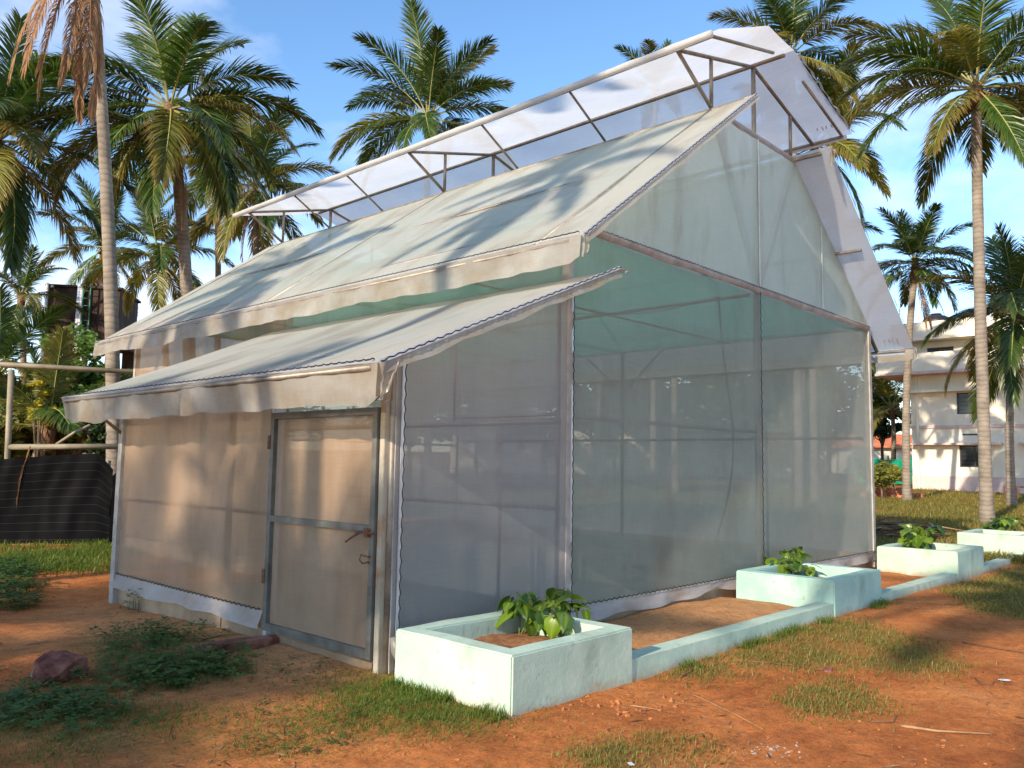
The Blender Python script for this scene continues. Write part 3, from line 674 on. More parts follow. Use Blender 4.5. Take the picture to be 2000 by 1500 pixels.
def kerb(x0, x1, z0, z1, label):
    k = MB().grid(lambda u, v: (x0+(x1-x0)*u, [PF+.012, PF+.006, PF+.014, PF+.20, PF+.21, PF+.21][round(v*5)] + .006*nz(u*9, v*3, x0),
                  ([-.35, -.02, 1, 1, -.02, -.35][round(v*5)] if round(v*5) not in (2, 3) else z0+(z1-z0)*u+.004*nz(u*11, v, x0))), 30, 5).build('kerb_wall', M_mint, None)
    tag(k, label, 'kerb', 'low limewashed kerbs between planters'); return k
kerb(P1B+.003, P2A-.003, .151, .140, 'low pale kerb between the door-side planter and the teal planter')
kerb(P2B+.003, P3A-.003, .085, .07, 'low white kerb between the teal planter and the corner planter')
kerb(P3B+.003, P4A-.003, .05, .05, 'low white kerb beyond the corner planter')

# ------------------------------------------------------------------ coconut palms
M_frond = leaf_mat('palm_frond', ((.022,.058,.010), (.055,.108,.018)), .30, .36, .5, tipcol=(.10,.115,.025))
M_frondy = leaf_mat('palm_frond_yellowing', ((.075,.10,.016), (.17,.165,.03)), .34, .42, .6, tipcol=(.26,.18,.05))
M_frondd = leaf_mat('palm_frond_dead', ((.20,.11,.055), (.36,.22,.12)), .22, .7, .7, tipcol=(.40,.26,.15), spec=.1)
M_rachis = plain('palm_rachis', (.26,.25,.08), .5)
m, nt = new_mat('palm_trunk')
r1, _ = noise_col(nt, ((.15,.125,.10), (.31,.27,.22)), 2.0, 6, (.3,.7))
tcx = N(nt, 'ShaderNodeTexCoord'); wv = N(nt, 'ShaderNodeTexWave', bands_direction='Z', i_Scale=2.3, i_Distortion=5.5, i_Detail=4.0)
nt.links.new(tcx.outputs['Object'], wv.inputs['Vector'])
rw = N(nt, 'ShaderNodeValToRGB'); rw.color_ramp.elements[0].position = .05; rw.color_ramp.elements[0].color = (.62,.60,.58,1); rw.color_ramp.elements[1].position = .4
nt.links.new(wv.outputs[0], rw.inputs[0]); c = mixc(nt, r1.outputs[0], rw.outputs[0], .55, 'MULTIPLY')
p = N(nt, 'ShaderNodeBsdfPrincipled', i_Roughness=.9); p.inputs['Specular IOR Level'].default_value = .2; nt.links.new(c, p.inputs['Base Color'])
n2 = N(nt, 'ShaderNodeTexNoise', i_Scale=22.0, i_Detail=6.0); nt.links.new(tcx.outputs['Object'], n2.inputs['Vector'])
ad = N(nt, 'ShaderNodeMath', operation='ADD'); nt.links.new(n2.outputs[0], ad.inputs[0]); nt.links.new(wv.outputs[0], ad.inputs[1])
b = N(nt, 'ShaderNodeBump', i_Strength=.35, i_Distance=.010); nt.links.new(ad.outputs[0], b.inputs['Height']); nt.links.new(b.outputs[0], p.inputs['Normal'])
o = N(nt, 'ShaderNodeOutputMaterial'); nt.links.new(p.outputs[0], o.inputs[0]); M_trunk = m
M_fibre = surface('palm_fibre', ((.09,.05,.03), (.24,.14,.08)), 20, .95, .6, 60)
M_nut = surface('coconut_husk', ((.16,.12,.03), (.30,.20,.06)), 5, .6, .2, 30)

def frond_mesh(elev, droop, seed, nl=112, length=4.6, lmax=1.32, hang=.5, wid=.070, dead=False):
    rd = random.Random(seed); verts = []; faces = []; tips = []; mats = []
    NS = 26; ang = R_(elev); pos = Vector((0,0,0)); pts = [pos.copy()]; tans = []
    yaw_bend = rd.uniform(-.25, .25)
    for i in range(NS):
        s = i/NS; th = ang - R_(droop)*(s**1.25)
        ya = yaw_bend*s*s
        t = Vector((math.cos(th)*math.cos(ya), math.cos(th)*math.sin(ya), math.sin(th))); tans.append(t)
        pos = pos + t*(length/NS); pts.append(pos.copy())
    tans.append(tans[-1])
    mb = MB(); mb.path(pts, [.034*(1-i/NS)**.8+.006 for i in range(NS+1)], 5, False)
    verts += mb.v; faces += mb.f; tips += [0]*len(mb.v); mats += [1]*len(mb.f)
    def sample(s):
        f = s*NS; i = min(int(f), NS-1); k = f-i
        return pts[i].lerp(pts[i+1], k), tans[i].lerp(tans[i+1], k).normalized()
    G = Vector((0,0,-1))
    for side in (-1, 1):
        for k in range(nl):
            s = .14+.86*((k+rd.uniform(-.3,.3))/nl)
            s = min(max(s, .13), .995)
            P0, T = sample(s); S = Vector((-T.y, T.x, 0)); S = S.normalized() if S.length > .05 else Vector((0,1,0))
            Nn = S.cross(T)*-1
            if Nn.z < 0: Nn = -Nn
            a = R_(68-42*s+rd.uniform(-7,7)); prof = (.55+.45*min(1,(s-.12)/.2))*(1-max(0,(s-.5)/.5)**1.6*.62)
            ll = lmax*prof*rd.uniform(.82,1.06)
            if dead: ll *= .8
            d = (T*math.cos(a)+S*side*math.sin(a)+Nn*rd.uniform(.12,.38)).normalized()
            hg = hang*rd.uniform(.7,1.4)*(1.6 if dead else 1)
            wv_ = d.cross(Nn).normalized(); tw = rd.uniform(-.6,.6); wv_ = (wv_*math.cos(tw)+Nn*math.sin(tw)).normalized()
            p_ = P0.copy(); b0 = len(verts); w = wid*rd.uniform(.8,1.15)
            nseg = 3
            for q in range(nseg+1):
                f = q/nseg; ww = w*(.45+1.1*f if f < .4 else .9*(1-f)/.6+.06)*.5
                if q == nseg: verts.append(tuple(p_)); tips.append(1.0)
                else:
                    verts.append(tuple(p_+wv_*ww)); verts.append(tuple(p_-wv_*ww)); tips += [f, f]
                d = (d+G*hg*(.25+.5*f)).normalized(); p_ = p_ + d*(ll/nseg)
            faces.append((b0,b0+1,b0+3,b0+2)); faces.append((b0+2,b0+3,b0+5,b0+4)); faces.append((b0+4,b0+5,b0+6)); mats += [0,0,0]
    me = bpy.data.meshes.new('frond'); me.from_pydata(verts, [], faces); me.update()
    at = me.attributes.new('tip', 'FLOAT', 'POINT'); at.data.foreach_set('value', np.array(tips, np.float32))
    me.materials.append(M_frond); me.materials.append(M_rachis); me.polygons.foreach_set('material_index', mats)
    return me
ELEV = [80, 66, 52, 38, 24, 8, -8, -26, -48]
DROOP = [22, 38, 52, 62, 68, 66, 56, 44, 30]
FR = {}
for ei, (el, dr) in enumerate(zip(ELEV, DROOP)):
    FR[ei] = [frond_mesh(el, dr+12*q, 100+ei*7+q, hang=.36+.06*ei) for q in range(2)]
FRD = [frond_mesh(-48-14*q, 38-10*q, 300+q, 70, 4.0, .80, 1.5, .036, True) for q in range(3)]
def add_frond(root, top, az, ei, sc, kind, rd, dz=0.0):
    me = rd.choice(FRD) if kind == 'dead' else rd.choice(FR[ei])
    o = bpy.data.objects.new('frond', me); COL.objects.link(o); o.parent = root
    o.location = top + Vector((.10*math.cos(az), .10*math.sin(az), dz)); o.rotation_euler = (rd.uniform(-.18,.18), 0, az); o.scale = (sc,)*3
    if kind != 'green':
        o.material_slots[0].link = 'OBJECT'; o.material_slots[0].material = M_frondy if kind == 'yellow' else M_frondd
        if kind == 'dead':
            o.material_slots[1].link = 'OBJECT'; o.material_slots[1].material = M_frondd
            o['label'] = 'dry brown hanging frond'
    return o
def palm(label, base, crown, seed, n=30, sc=1.0, dead=0, yellow=.2, r0=.17, r1=.12, bend=.3, low=8, nuts=6, manual=None, group='coconut palms around the greenhouse', trunk_seg=None, dead_dz=-.25, dead_sc=1.0):
    rd = random.Random(seed); base = Vector(base); crown = Vector(crown)
    root = thing('coconut_palm', label, 'palm tree', base, group)
    top = crown-base; H = top.length
    ctrl = Vector((top.x*.15+rd.uniform(-bend,bend), top.y*.15+rd.uniform(-bend,bend), top.z*.5))
    n_s = trunk_seg or max(24, int(H*7)); pts = []; rad = []
    for i in range(n_s+1):
        t = i/n_s; pts.append(Vector((0,0,-.4))*(1-t)**2 + ctrl*(2*t*(1-t)) + top*t*t)
        flare = .12*math.exp(-t*H/.5)
        rad.append((r0+(r1-r0)*t+flare)*(1+.006*(1 if i % 2 else -1)+.016*rd.uniform(-1,1)))
    MB().path(pts, rad, 12).build('trunk', M_trunk, root, True)
    cr_ = MB(); cr_.lathe([(r1*.9,-.6),(r1*1.25,-.35),(r1*1.5,-.1),(r1*1.1,.12),(r1*.6,.3),(.02,.45)], top, 10); cr_.build('crown_fibre', M_fibre, root, True)
    for k in range(nuts):
        a = rd.uniform(0, 6.28); nb = MB(); rr = rd.uniform(.085,.115)
        c0 = top+Vector((math.cos(a)*.30, math.sin(a)*.30, -.15-rd.uniform(0,.35)))
        nb.lathe([(.01,-rr*1.25),(rr*.6,-rr),(rr,-rr*.2),(rr*.9,rr*.5),(rr*.4,rr),(.01,rr*1.15)], c0, 8); nb.build('coconut', M_nut, root, True)
    if manual is None:
        az = rd.uniform(0, 6.28)
        for k in range(n):
            f = k/(n-1); ei = min(low, int(f*(low+.99)+rd.uniform(-.4,.4))); ei = max(0, ei)
            az += 2.39996+rd.uniform(-.25,.25)
            kind = 'yellow' if (rd.random() < yellow*(.4+1.2*f)) else 'green'
            add_frond(root, top, az, ei, sc*rd.uniform(.88,1.08)*(.8 if ei == 0 else 1), kind, rd, .35*(1-f))
    else:
        for (az, ei, s2, kind) in manual: add_frond(root, top, az, ei, sc*s2, kind, rd, .3*(1-ei/8))
    for k in range(dead): add_frond(root, top, rd.uniform(0, 6.28), 8, sc*dead_sc*rd.uniform(.8,1.05), 'dead', rd, dead_dz+rd.uniform(-.25,.1))
    return root
RIGHT_AZ = math.atan2(_R[1], _R[0])         # azimuth that points to the right of the picture
def img(deg): return RIGHT_AZ + R_(deg)      # 0 = right, 90 = away, 180 = left, 270 = towards the camera
def palm_px(label, bx, cx_, cy_, d, seed, **kw): return palm(label, depth_ground(bx, d), at_depth(cx_, cy_, d), seed, **kw)

palm_px('tall palm at far left, only its trunk and hanging dead fronds in view', 233, 168, -175, 17.6, 1, n=14, sc=.82, dead=10, yellow=.1, r0=.165, r1=.10, bend=.15, low=3, nuts=0, dead_dz=-.9, dead_sc=1.15)
man = [(img(95),0,1.0,'green'),(img(60),1,1.05,'green'),(img(130),1,1.0,'green'),(img(255),1,.95,'green'),(img(20),2,.95,'green'),(img(165),2,.95,'green'),(img(310),3,1.05,'green'),(img(200),3,1.0,'green'),
       (img(5),4,1.1,'green'),(img(182),4,1.05,'green'),(img(45),5,1.0,'green'),(img(350),5,1.05,'yellow'),(img(175),6,1.0,'yellow'),(img(225),6,1.05,'green'),(img(335),7,1.1,'green'),(img(205),7,1.05,'yellow'),(img(235),8,1.0,'yellow'),
       (img(280),8,1.05,'green'),(img(300),7,1.0,'yellow'),(img(15),7,1.05,'green'),(img(140),6,1.0,'green'),(img(75),6,1.0,'green'),(img(255),7,.9,'green'),(img(320),6,1.0,'green'),(img(190),5,1.0,'green')]
palm_px('big dark coconut palm with full crown behind the left end of the roof', 372, 332, 218, 25.0, 2, manual=man, sc=.90, dead=1, r0=.20, r1=.16, nuts=9)
palm_px('palm cut by the left edge of the picture, fronds drooping into view', -40, -5, 285, 23.0, 3, n=30, sc=.85, yellow=.15, low=8)
palm_px('small palm behind the tall leftmost trunk, with dry fronds over the water tank', 212, 205, 487, 44.0, 4, n=16, sc=.85, dead=2, yellow=.5, low=8)
palm_px('yellow green palm between the tall left trunk and the roof', 330, 308, 500, 38.0, 5, n=18, sc=.80, yellow=.45, low=8)
palm_px('slim palm with thin trunk right behind the big dark crown', 418, 424, 318, 40.0, 6, n=18, sc=1.0, yellow=.2, low=7)
palm_px('palm just left of the vent roof tip, crown partly behind the big palm', 497, 498, 372, 36.0, 7, n=22, sc=.88, yellow=.25, dead=2, low=8)
man = [(img(100),0,1.0,'green'),(img(250),0,1.05,'green'),(img(60),1,1.0,'green'),(img(150),2,.95,'green'),(img(185),2,1.1,'green'),(img(20),2,1.0,'yellow'),(img(330),3,.95,'green'),(img(172),3,.9,'green'),
       (img(0),4,1.12,'green'),(img(180),5,1.1,'yellow'),(img(200),6,1.0,'green'),(img(150),5,1.0,'green'),(img(30),5,1.0,'green'),(img(270),6,.9,'green'),(img(240),7,.8,'green'),(img(300),7,.8,'yellow'),(img(180),7,1.0,'green'),(img(350),6,1.0,'green')]
palm_px('palm rising above the middle of the greenhouse roof', 840, 836, 236, 33.0, 8, manual=man+[(img(210),1,1.0,'green'),(img(340),1,.95,'green'),(img(120),2,.95,'green'),(img(290),1,.85,'green'),(img(5),1,1.0,'yellow')], sc=.86, nuts=6)
palm_px('palm whose top fronds peek out left of the vent roof peak', 1275, 1280, 178, 44.0, 9, n=14, sc=.66, yellow=.1, low=5)
palm_px('palm with upright fronds right behind the vent roof peak', 1560, 1545, 112, 30.0, 10, n=18, sc=.72, yellow=.35, low=7)
palm_px('palm with drooping yellow fronds behind the right slope of the roof', 1590, 1592, 292, 33.0, 11, n=22, sc=.86, yellow=.5, low=8)
man = [(img(90),0,1.0,'green'),(img(260),1,1.0,'green'),(img(120),1,1.0,'green'),(img(30),1,1.05,'green'),(img(170),2,1.0,'yellow'),(img(10),2,1.05,'yellow'),(img(65),2,1.0,'green'),(img(300),2,.8,'green'),(img(185),3,1.05,'green'),(img(230),3,.8,'yellow'),(img(340),4,1.05,'green'),
       (img(176),5,1.15,'yellow'),(img(184),6,1.05,'green'),(img(2),5,1.05,'yellow'),(img(20),6,1.0,'green'),(img(215),7,.9,'yellow'),(img(265),8,.85,'green'),(img(345),7,1.0,'yellow'),(img(100),7,.9,'green'),(img(45),4,1.0,'green')]
palm_px('tall single palm at the right with a long pale trunk beside the far planter', 1924, 1906, 178, 24.5, 12, manual=man+[(img(150),3,.95,'green'),(img(195),4,.9,'green'),(img(280),5,.8,'green'),(img(60),5,1.0,'green'),(img(320),3,.9,'green')], sc=.88, r0=.185, r1=.14, bend=.1, nuts=8)
palm_px('slender palm with dry brown hanging fronds in front of the white building', 1770, 1788, 520, 35.0, 13, n=20, sc=.62, dead=4, yellow=.2, r0=.17, r1=.13, low=7)
palm_px('palm at the right edge with long fronds hanging over the white facade', 1974, 1984, 618, 33.0, 14, n=24, sc=.95, dead=0, yellow=.2, low=8, nuts=5)
palm_px('short young palm left of the white building', 1738, 1742, 800, 52.0, 15, n=12, sc=.85, yellow=.5, low=6, nuts=0)
palm_px('small palm left of the water tank', 48, 42, 585, 38.0, 16, n=16, sc=.60, yellow=.2, low=8)
palm_px('low palm with arching fronds behind the pipe frame at the left edge', -20, -5, 742, 24.0, 17, n=16, sc=.60, yellow=.5, low=7, nuts=0)
palm_px('young palm whose fronds arch over the bamboo pipes near the black fence', 70, 95, 835, 21.0, 18, n=9, sc=.62, yellow=.4, low=5, nuts=0)
# palms dimly seen through the nets
for k, (px_, cy_, d_, lb) in enumerate(((1320, 470, 38, 'palm trunk seen dimly through the front net, right of the middle'), (1165, 430, 44, 'palm seen dimly through the front net near the left corner post'), (1560, 480, 45, 'palm seen dimly through the net right of the centre post'))):
    palm_px(lb, px_, px_+8, cy_, d_, 40+k, n=16, sc=.85, yellow=.3, low=8)
# palms standing behind and left of the viewpoint; their crowns shade the foreground and the left wall
def shade_spot(tx, ty, tz, h): return (tx-2.224*(h-tz), ty-.3126*(h-tz), h)     # where a palm of height h stands to shade (tx, ty, tz)
SHADERS = [shade_spot(-5.2, 1.4, 0, 9.0), shade_spot(-5.8, 4.4, 0, 12.0), shade_spot(-8.0, .6, 0, 7.5), shade_spot(6.0, -3.3, 0, 13.0), shade_spot(2.4, -6.0, 0, 10.0), shade_spot(.6, 7.6, 4.5, 12.0), shade_spot(2.2, 1.6, 5.0, 13.5)]
for k, (x, y, h) in enumerate(SHADERS):
    palm('coconut palm out of view behind the camera, shading the foreground', (x, y, terrain(x, y)), (x+.4, y+.2, h), 60+k, n=20, sc=(.92,.92,.8,.6,.6,.7,.5)[k], yellow=.2, low=8, nuts=4, group='palms out of view that shade the foreground')

# ------------------------------------------------------------------ leafy trees and shrubs
M_bark = surface('bark', ((.10,.07,.05), (.22,.17,.12)), 6, .95, .5, 30, (1,1,.3))
def leafy_mesh(seed, rx, rz, nleaf, size, clumps, fill=.85):
    rg = np.random.default_rng(seed); V = np.zeros((nleaf*4, 3)); 
    cs = rg.normal(size=(clumps, 3)); cs /= np.linalg.norm(cs, axis=1)[:,None]; cs *= (rg.random(clumps)**.45)[:,None]*fill
    cs[:,0] *= rx; cs[:,1] *= rx; cs[:,2] *= rz
    cr2 = rg.uniform(.16,.34, clumps)*rx
    k = rg.integers(0, clumps, nleaf); d = rg.normal(size=(nleaf,3)); d /= np.linalg.norm(d, axis=1)[:,None]
    c = cs[k] + d*(cr2[k]*rg.random(nleaf)**.4)[:,None]*np.array([1,1,.75])
    a = rg.normal(size=(nleaf,3)); a /= np.linalg.norm(a, axis=1)[:,None]; a[:,2] *= .5
    b_ = np.cross(a, rg.normal(size=(nleaf,3))); b_ /= np.linalg.norm(b_, axis=1)[:,None]
    s = size*rg.uniform(.6,1.3,nleaf)[:,None]
    V[0::4] = c-a*s; V[1::4] = c+b_*s*.45; V[2::4] = c+a*s; V[3::4] = c-b_*s*.45
    me = bpy.data.meshes.new('crown'); me.from_pydata(V.tolist(), [], np.arange(nleaf*4).reshape(-1,4).tolist()); me.update()
    return me, cs
def leafy(name, label, cat, base, h, rx, rz, seed, mat, nleaf=6000, size=.10, clumps=34, group=None, tr=.10):
    root = thing(name, label, cat, base, group); rd = random.Random(seed)
    me, cs = leafy_mesh(seed, rx, rz, nleaf, size, clumps)
    o = link('crown', me, mat, root); o.location = (0,0,h)
    tb = MB(); tb.path([(0,0,-.3),(rd.uniform(-.1,.1),rd.uniform(-.1,.1),h*.4),(0,0,h)], [tr*1.3,tr,tr*.5], 8); tb.build('trunk', M_bark, root, True)
    for q in range(min(9, len(cs))):
        e = Vector(cs[q])+Vector((0,0,h)); lb_ = MB(); lb_.path([(0,0,h*rd.uniform(.35,.7)), e*.55+Vector((0,0,h*.2)), e], [tr*.55,tr*.35,.012], 6); lb_.build('limb', M_bark, root, True)
    return root
M_lf1 = leaf_mat('leaf_mid', ((.05,.105,.02), (.12,.19,.04)), .38, .45, 1.2)
M_lf2 = leaf_mat('leaf_dark', ((.018,.045,.012), (.05,.085,.02)), .3, .45, 1.0)
M_lf3 = leaf_mat('leaf_yellow', ((.34,.30,.03), (.55,.46,.06)), .4, .45, 1.5)
M_lf4 = leaf_mat('leaf_olive', ((.09,.11,.02), (.19,.19,.04)), .38, .5, .8)
def leafy_px(name, label, cat, px_, d, ztop, rx, rz, seed, mat, **kw):
    b_ = depth_ground(px_, d); return leafy(name, label, cat, b_, ztop-rz-b_.z, rx, rz, seed, mat, **kw)
leafy_px('leafy_tree', 'feathery green tree in front of the water tank', 'tree', 150, 22.5, 5.3, 1.55, 1.9, 21, M_lf1, nleaf=14000, size=.105, clumps=60)
leafy_px('leafy_tree', 'smaller green bushy tree behind the tall leftmost palm trunk', 'tree', 205, 20.5, 4.0, 1.05, 1.4, 22, M_lf1, nleaf=9000, size=.09, clumps=44)
leafy_px('croton_shrub', 'bright yellow leaved croton below the feathery tree', 'shrub', 72, 20.5, 3.75, .42, .85, 23, M_lf3, nleaf=1500, size=.085, clumps=16, tr=.03)
leafy_px('leafy_shrub', 'dark shrub just above the black fence by the greenhouse corner', 'shrub', 222, 19.5, 2.7, .8, .8, 24, M_lf2, nleaf=3500, size=.075, clumps=24, tr=.05)
leafy_px('leafy_shrub', 'olive green shrub at the left edge under the bamboo pipe', 'shrub', 20, 21.5, 3.5, 1.4, 1.3, 25, M_lf4, nleaf=9000, size=.10, clumps=40, tr=.06)
leafy_px('leafy_tree', 'dark rounded tree between the greenhouse and the white building', 'tree', 1722, 60.0, 8.2, 2.2, 2.6, 26, M_lf2, nleaf=7000, size=.16, clumps=40)
leafy_px('leafy_shrub', 'green shrub growing at the foot of the white building', 'shrub', 1722, 36.0, 2.2, .9, .7, 27, M_lf4, nleaf=3000, size=.09, clumps=24, tr=.04)
leafy_px('leafy_shrub', 'low shrub in front of the laterite blocks left of the building', 'shrub', 1745, 39.0, 1.9, .7, .5, 28, M_lf1, nleaf=2000, size=.09, clumps=18, tr=.03)
for k, (px_, d_, zt, rx, mm) in enumerate(((1060,46,10,4.2,M_lf4),(1200,50,11,4.6,M_lf2),(1400,52,11,4.6,M_lf4),(1500,46,9.5,3.8,M_lf1),(1620,56,10.5,4.4,M_lf2),(930,44,10,4.2,M_lf2),(800,48,10,4.2,M_lf4),(560,55,8,3.2,M_lf2),(-60,46,7,3.0,M_lf4),(330,60,7,3.0,M_lf2),(60,50,6.5,2.6,M_lf2),(1660,75,7,3.4,M_lf4),(1290,54,12.5,4.4,M_lf4),(1240,60,7.5,3.4,M_lf2))):
    leafy_px('leafy_tree', ['broad olive tree seen dimly through the lean-to net','dark tree seen through the net right of the left corner post','olive tree seen through the net left of the centre post','mid green tree seen through the net at the centre post','dark tree seen through the net near the right corner post','dark tree seen through the lean-to front net','olive tree seen through the door side net','dark tree hidden behind the left slope of the roof','olive tree far back at the left edge','dark tree far behind the left roof eave','dark tree far back below the water tank','distant olive tree beside the right corner post','tall olive tree seen through the net behind the hanging trunk','low dark tree seen through the net between two palm trunks'][k],
             'tree', px_, d_, zt, rx, (zt-1)/2*.85, 70+k, mm, nleaf=(7500 if px_ > 700 else 3500), size=.24, clumps=44, group='trees far behind the greenhouse')

# ------------------------------------------------------------------ black shade-net fence and pipe frame
m, nt = new_mat('black_shade_net')
tcx = N(nt, 'ShaderNodeTexCoord'); sp = N(nt, 'ShaderNodeSeparateXYZ'); nt.links.new(tcx.outputs['UV'], sp.inputs[0])
mu = N(nt, 'ShaderNodeMath', operation='MULTIPLY', i_1=11.0); nt.links.new(sp.outputs[1], mu.inputs[0]); fr = N(nt, 'ShaderNodeMath', operation='FRACT'); nt.links.new(mu.outputs[0], fr.inputs[0])
lt_ = N(nt, 'ShaderNodeMath', operation='LESS_THAN', i_1=.055); nt.links.new(fr.outputs[0], lt_.inputs[0])
ml = N(nt, 'ShaderNodeMath', operation='MULTIPLY', i_1=.6); nt.links.new(lt_.outputs[0], ml.inputs[0]); ml.inputs[1].default_value = .28
c = mixc(nt, (.005,.005,.006), (.05,.075,.075), ml.outputs[0])
p = N(nt, 'ShaderNodeBsdfPrincipled', i_Roughness=.6); p.inputs['Specular IOR Level'].default_value = .04; nt.links.new(c, p.inputs['Base Color'])
o = N(nt, 'ShaderNodeOutputMaterial'); nt.links.new(p.outputs[0], o.inputs[0]); M_black = m
f0 = ground_px(-260, 1064); f1 = ground_px(212, 1062)
fe = thing('shade_net_fence', 'sagging black shade net fence behind the left end of the greenhouse', 'fence', f1)
fd = Vector((f0.x-f1.x, f0.y-f1.y, 0)); fl = fd.length; fdn = fd.normalized(); fnm = Vector((fdn.y, -fdn.x, 0))
if fnm.dot(Vector((CAM[0]-f1.x, CAM[1]-f1.y, 0))) < 0: fnm = -fnm
def fence_fn(u, v):
    s = u*fl; top = 1.84+.06*math.sin(s*1.1)-.22*math.exp(-((s-2.2)/1.6)**2)
    if s < .25: top -= .3*(1-s/.25)
    w = .10*nz(s*.8, v*1.1, 5)+.05*nz(s*2.4+v*2.0, v*1.5, 8)+.02*nz(s*6, v*4, 2)+.10*math.sin(math.pi*v)*nz(s*.4, 2.2)
    return fdn*s + fnm*(w) + Vector((0,0,-.08+top*v))
mb = MB().grid(fence_fn, 90, 26); fo = mb.build('net_sheet', M_black, fe, True)
uv = fo.data.uv_layers.new(name='UVMap')
co = [(i/90, j/26) for j in range(27) for i in range(91)]
for lp in fo.data.loops: uv.data[lp.index].uv = co[lp.vertex_index]
MB().grid(lambda u, v: Vector((0,0,0))-Vector((fnm.x,fnm.y,0))*(u*1.4)+fdn*(.03*nz(u*4, v*3)-.1*u) + fnm*.0 + Vector((.03*nz(u*5, v*4, 4),.03*nz(u*5, v*4, 7),-.05+(1.36+.2*nz(u*2,1.0))*v)), 14, 16).build('net_return', M_black, fe, True)
M_pvc = surface('weathered_pvc', ((.17,.15,.10), (.29,.25,.18)), 2.5, .55, .1, 30)
fr_ = thing('pipe_frame', 'weathered cream pipe frame standing over the black fence', 'pipe frame', f1)
for k in range(3): MB().tube(fdn*(k*2.6+.1)-fnm*.12+Vector((0,0,-.2)), fdn*(k*2.6+.1)-fnm*.12+Vector((0,0,1.6)), .03).build('post', M_pvc, fe, True)
def fpt(px_, py_, back=.25):          # point on the vertical plane just behind the fence
    q = f1-fnm*back; d = Vector(ray(px_, py_)); t = (q-Vector(CAM)).dot(fnm)/d.dot(fnm); return Vector(CAM)+d*t-f1
MB().tube(fpt(-200, 700), fpt(292, 728), .05, 10).build('top_pipe', M_pvc, fr_, True)
MB().tube(fpt(18, 873), fpt(232, 872), .055, 10).build('lower_pipe', M_pvc, fr_, True)
MB().tube(fpt(22, 722), fpt(8, 1040), .055, 10).build('upright_pipe', M_pvc, fr_, True)
MB().tube(fpt(286, 728), fpt(290, 1030), .05, 10).build('upright_pipe', M_pvc, fr_, True)
MB().path([fpt(110, 868, 1.2), fpt(145, 845, 1.2), fpt(176, 830, 1.2)], .03, 8).build('brace_pole', M_pvc, fr_, True)
# dry fallen frond hung over the fence at the left edge
dp = thing('dry_palm_frond', 'dry grey frond hanging over the black fence at the left edge', 'palm frond', fpt(70, 872, -.05)+f1)
add_frond(dp, Vector((0,0,0)), img(190), 7, .38, 'dead', random.Random(5))
# shed roofline behind the fence
sh = thing('storage_shed', 'dark low shed with flat roof behind the black fence', 'shed', depth_ground(150, 24.0)); shb = Vector((fdn.x, fdn.y, 0)); M_shed = surface('shed_wall', ((.05,.045,.04), (.12,.10,.09)), 2, .9, .3, 20); M_shr = surface('shed_roof', ((.16,.15,.15), (.30,.28,.26)), 3, .8, .3, 20)
MB().bar(shb*-2.4+Vector((0,0,1.0)), shb*3.4+Vector((0,0,1.0)), 2.2, 2.4).build('wall', M_shed, sh); MB().bar(shb*-2.7+Vector((0,0,2.26)), shb*3.7+Vector((0,0,2.26)), 2.8, .10).build('roof', M_shr, sh)
for s in (-1.6, .3, 2.0): MB().bar(shb*s+fnm*1.13+Vector((0,0,-.1)), shb*s+fnm*1.13+Vector((0,0,2.2)), .08, .08).build('post', M_pvc, sh)

# ------------------------------------------------------------------ elevated water tank
tk0 = at_depth(95, 553, 40.0); tk1 = at_depth(236, 566, 40.6); 
tx = Vector((tk1.x-tk0.x, tk1.y-tk0.y, 0)); tw = tx.length; txn = tx.normalized(); tyn = Vector((-txn.y, txn.x, 0))
if tyn.dot(Vector((CAM[0]-tk0.x, CAM[1]-tk0.y, 0))) > 0: tyn = -tyn
gz0 = terrain(tk0.x, tk0.y)
wt = thing('water_tank', 'rust black elevated concrete water tank on stout legs above the trees', 'water tank', (tk0.x, tk0.y, gz0))
M_tank = surface('stained_tank', ((.022,.015,.012), (.060,.040,.030), (.13,.10,.07)), 2.2, .9, .5, 10, (1,1,.45), (.30,.55,.80), second=((.012,.010,.010), 1.4, .45, .7, (1.5,1.5,.3)))
ztop = 9.95-gz0; zbot = 7.35-gz0; M3 = Matrix((( txn.x, tyn.x, 0), (txn.y, tyn.y, 0), (0,0,1)))
def tb(a, b_, nm, mat, bv=.02):
    m_ = MB().box(a, b_); m_.v = [tuple(M3 @ Vector(q)) for q in m_.v]; return m_.build(nm, mat, wt, False, bv)
tb((0,0,zbot), (tw,3.4,ztop-.12), 'tank_body', M_tank); tb((-.12,-.12,ztop-.117), (tw+.12,3.52,ztop), 'tank_lid', M_tank)
tb((-.06,-.06,zbot-.25), (tw+.06,3.46,zbot-.003), 'ring_beam', M_tank)
for (x, y) in ((.25,.2),(tw-.25,.2),(.25,3.2),(tw-.25,3.2)): tb((x-.28,y-.25,-.5), (x+.28,y+.25,zbot-.253), 'leg', M_tank)
tb((.05,-.03,zbot+.95), (tw-.05,-.003,zbot+1.02), 'rib', M_tank, 0)
M_white = plain('white_pipe', (.72,.72,.74), .45); M_lad = plain('green_ladder', (.03,.16,.10), .5)
def tp(pts, r, nm, mat): 
    m_ = MB().path([M3 @ Vector(q) for q in pts], r, 8); return m_.build(nm, mat, wt, True)
tp([(.0,-.14,ztop+.02),(.0,-.18,2.0)], .075, 'riser_pipe', M_white); tp([(tw*.44,-.16,ztop+.08),(tw*.42,-.18,.5)], .085, 'riser_pipe', M_white); tp([(tw*.475,-.16,ztop+.08),(tw*.455,-.18,.5)], .07, 'riser_pipe', M_white)
tp([(.25,-.05,ztop-.15),(.25,-.25,ztop-.12),(.25,-.3,ztop-.2)], .05, 'overflow_pipe', M_white)
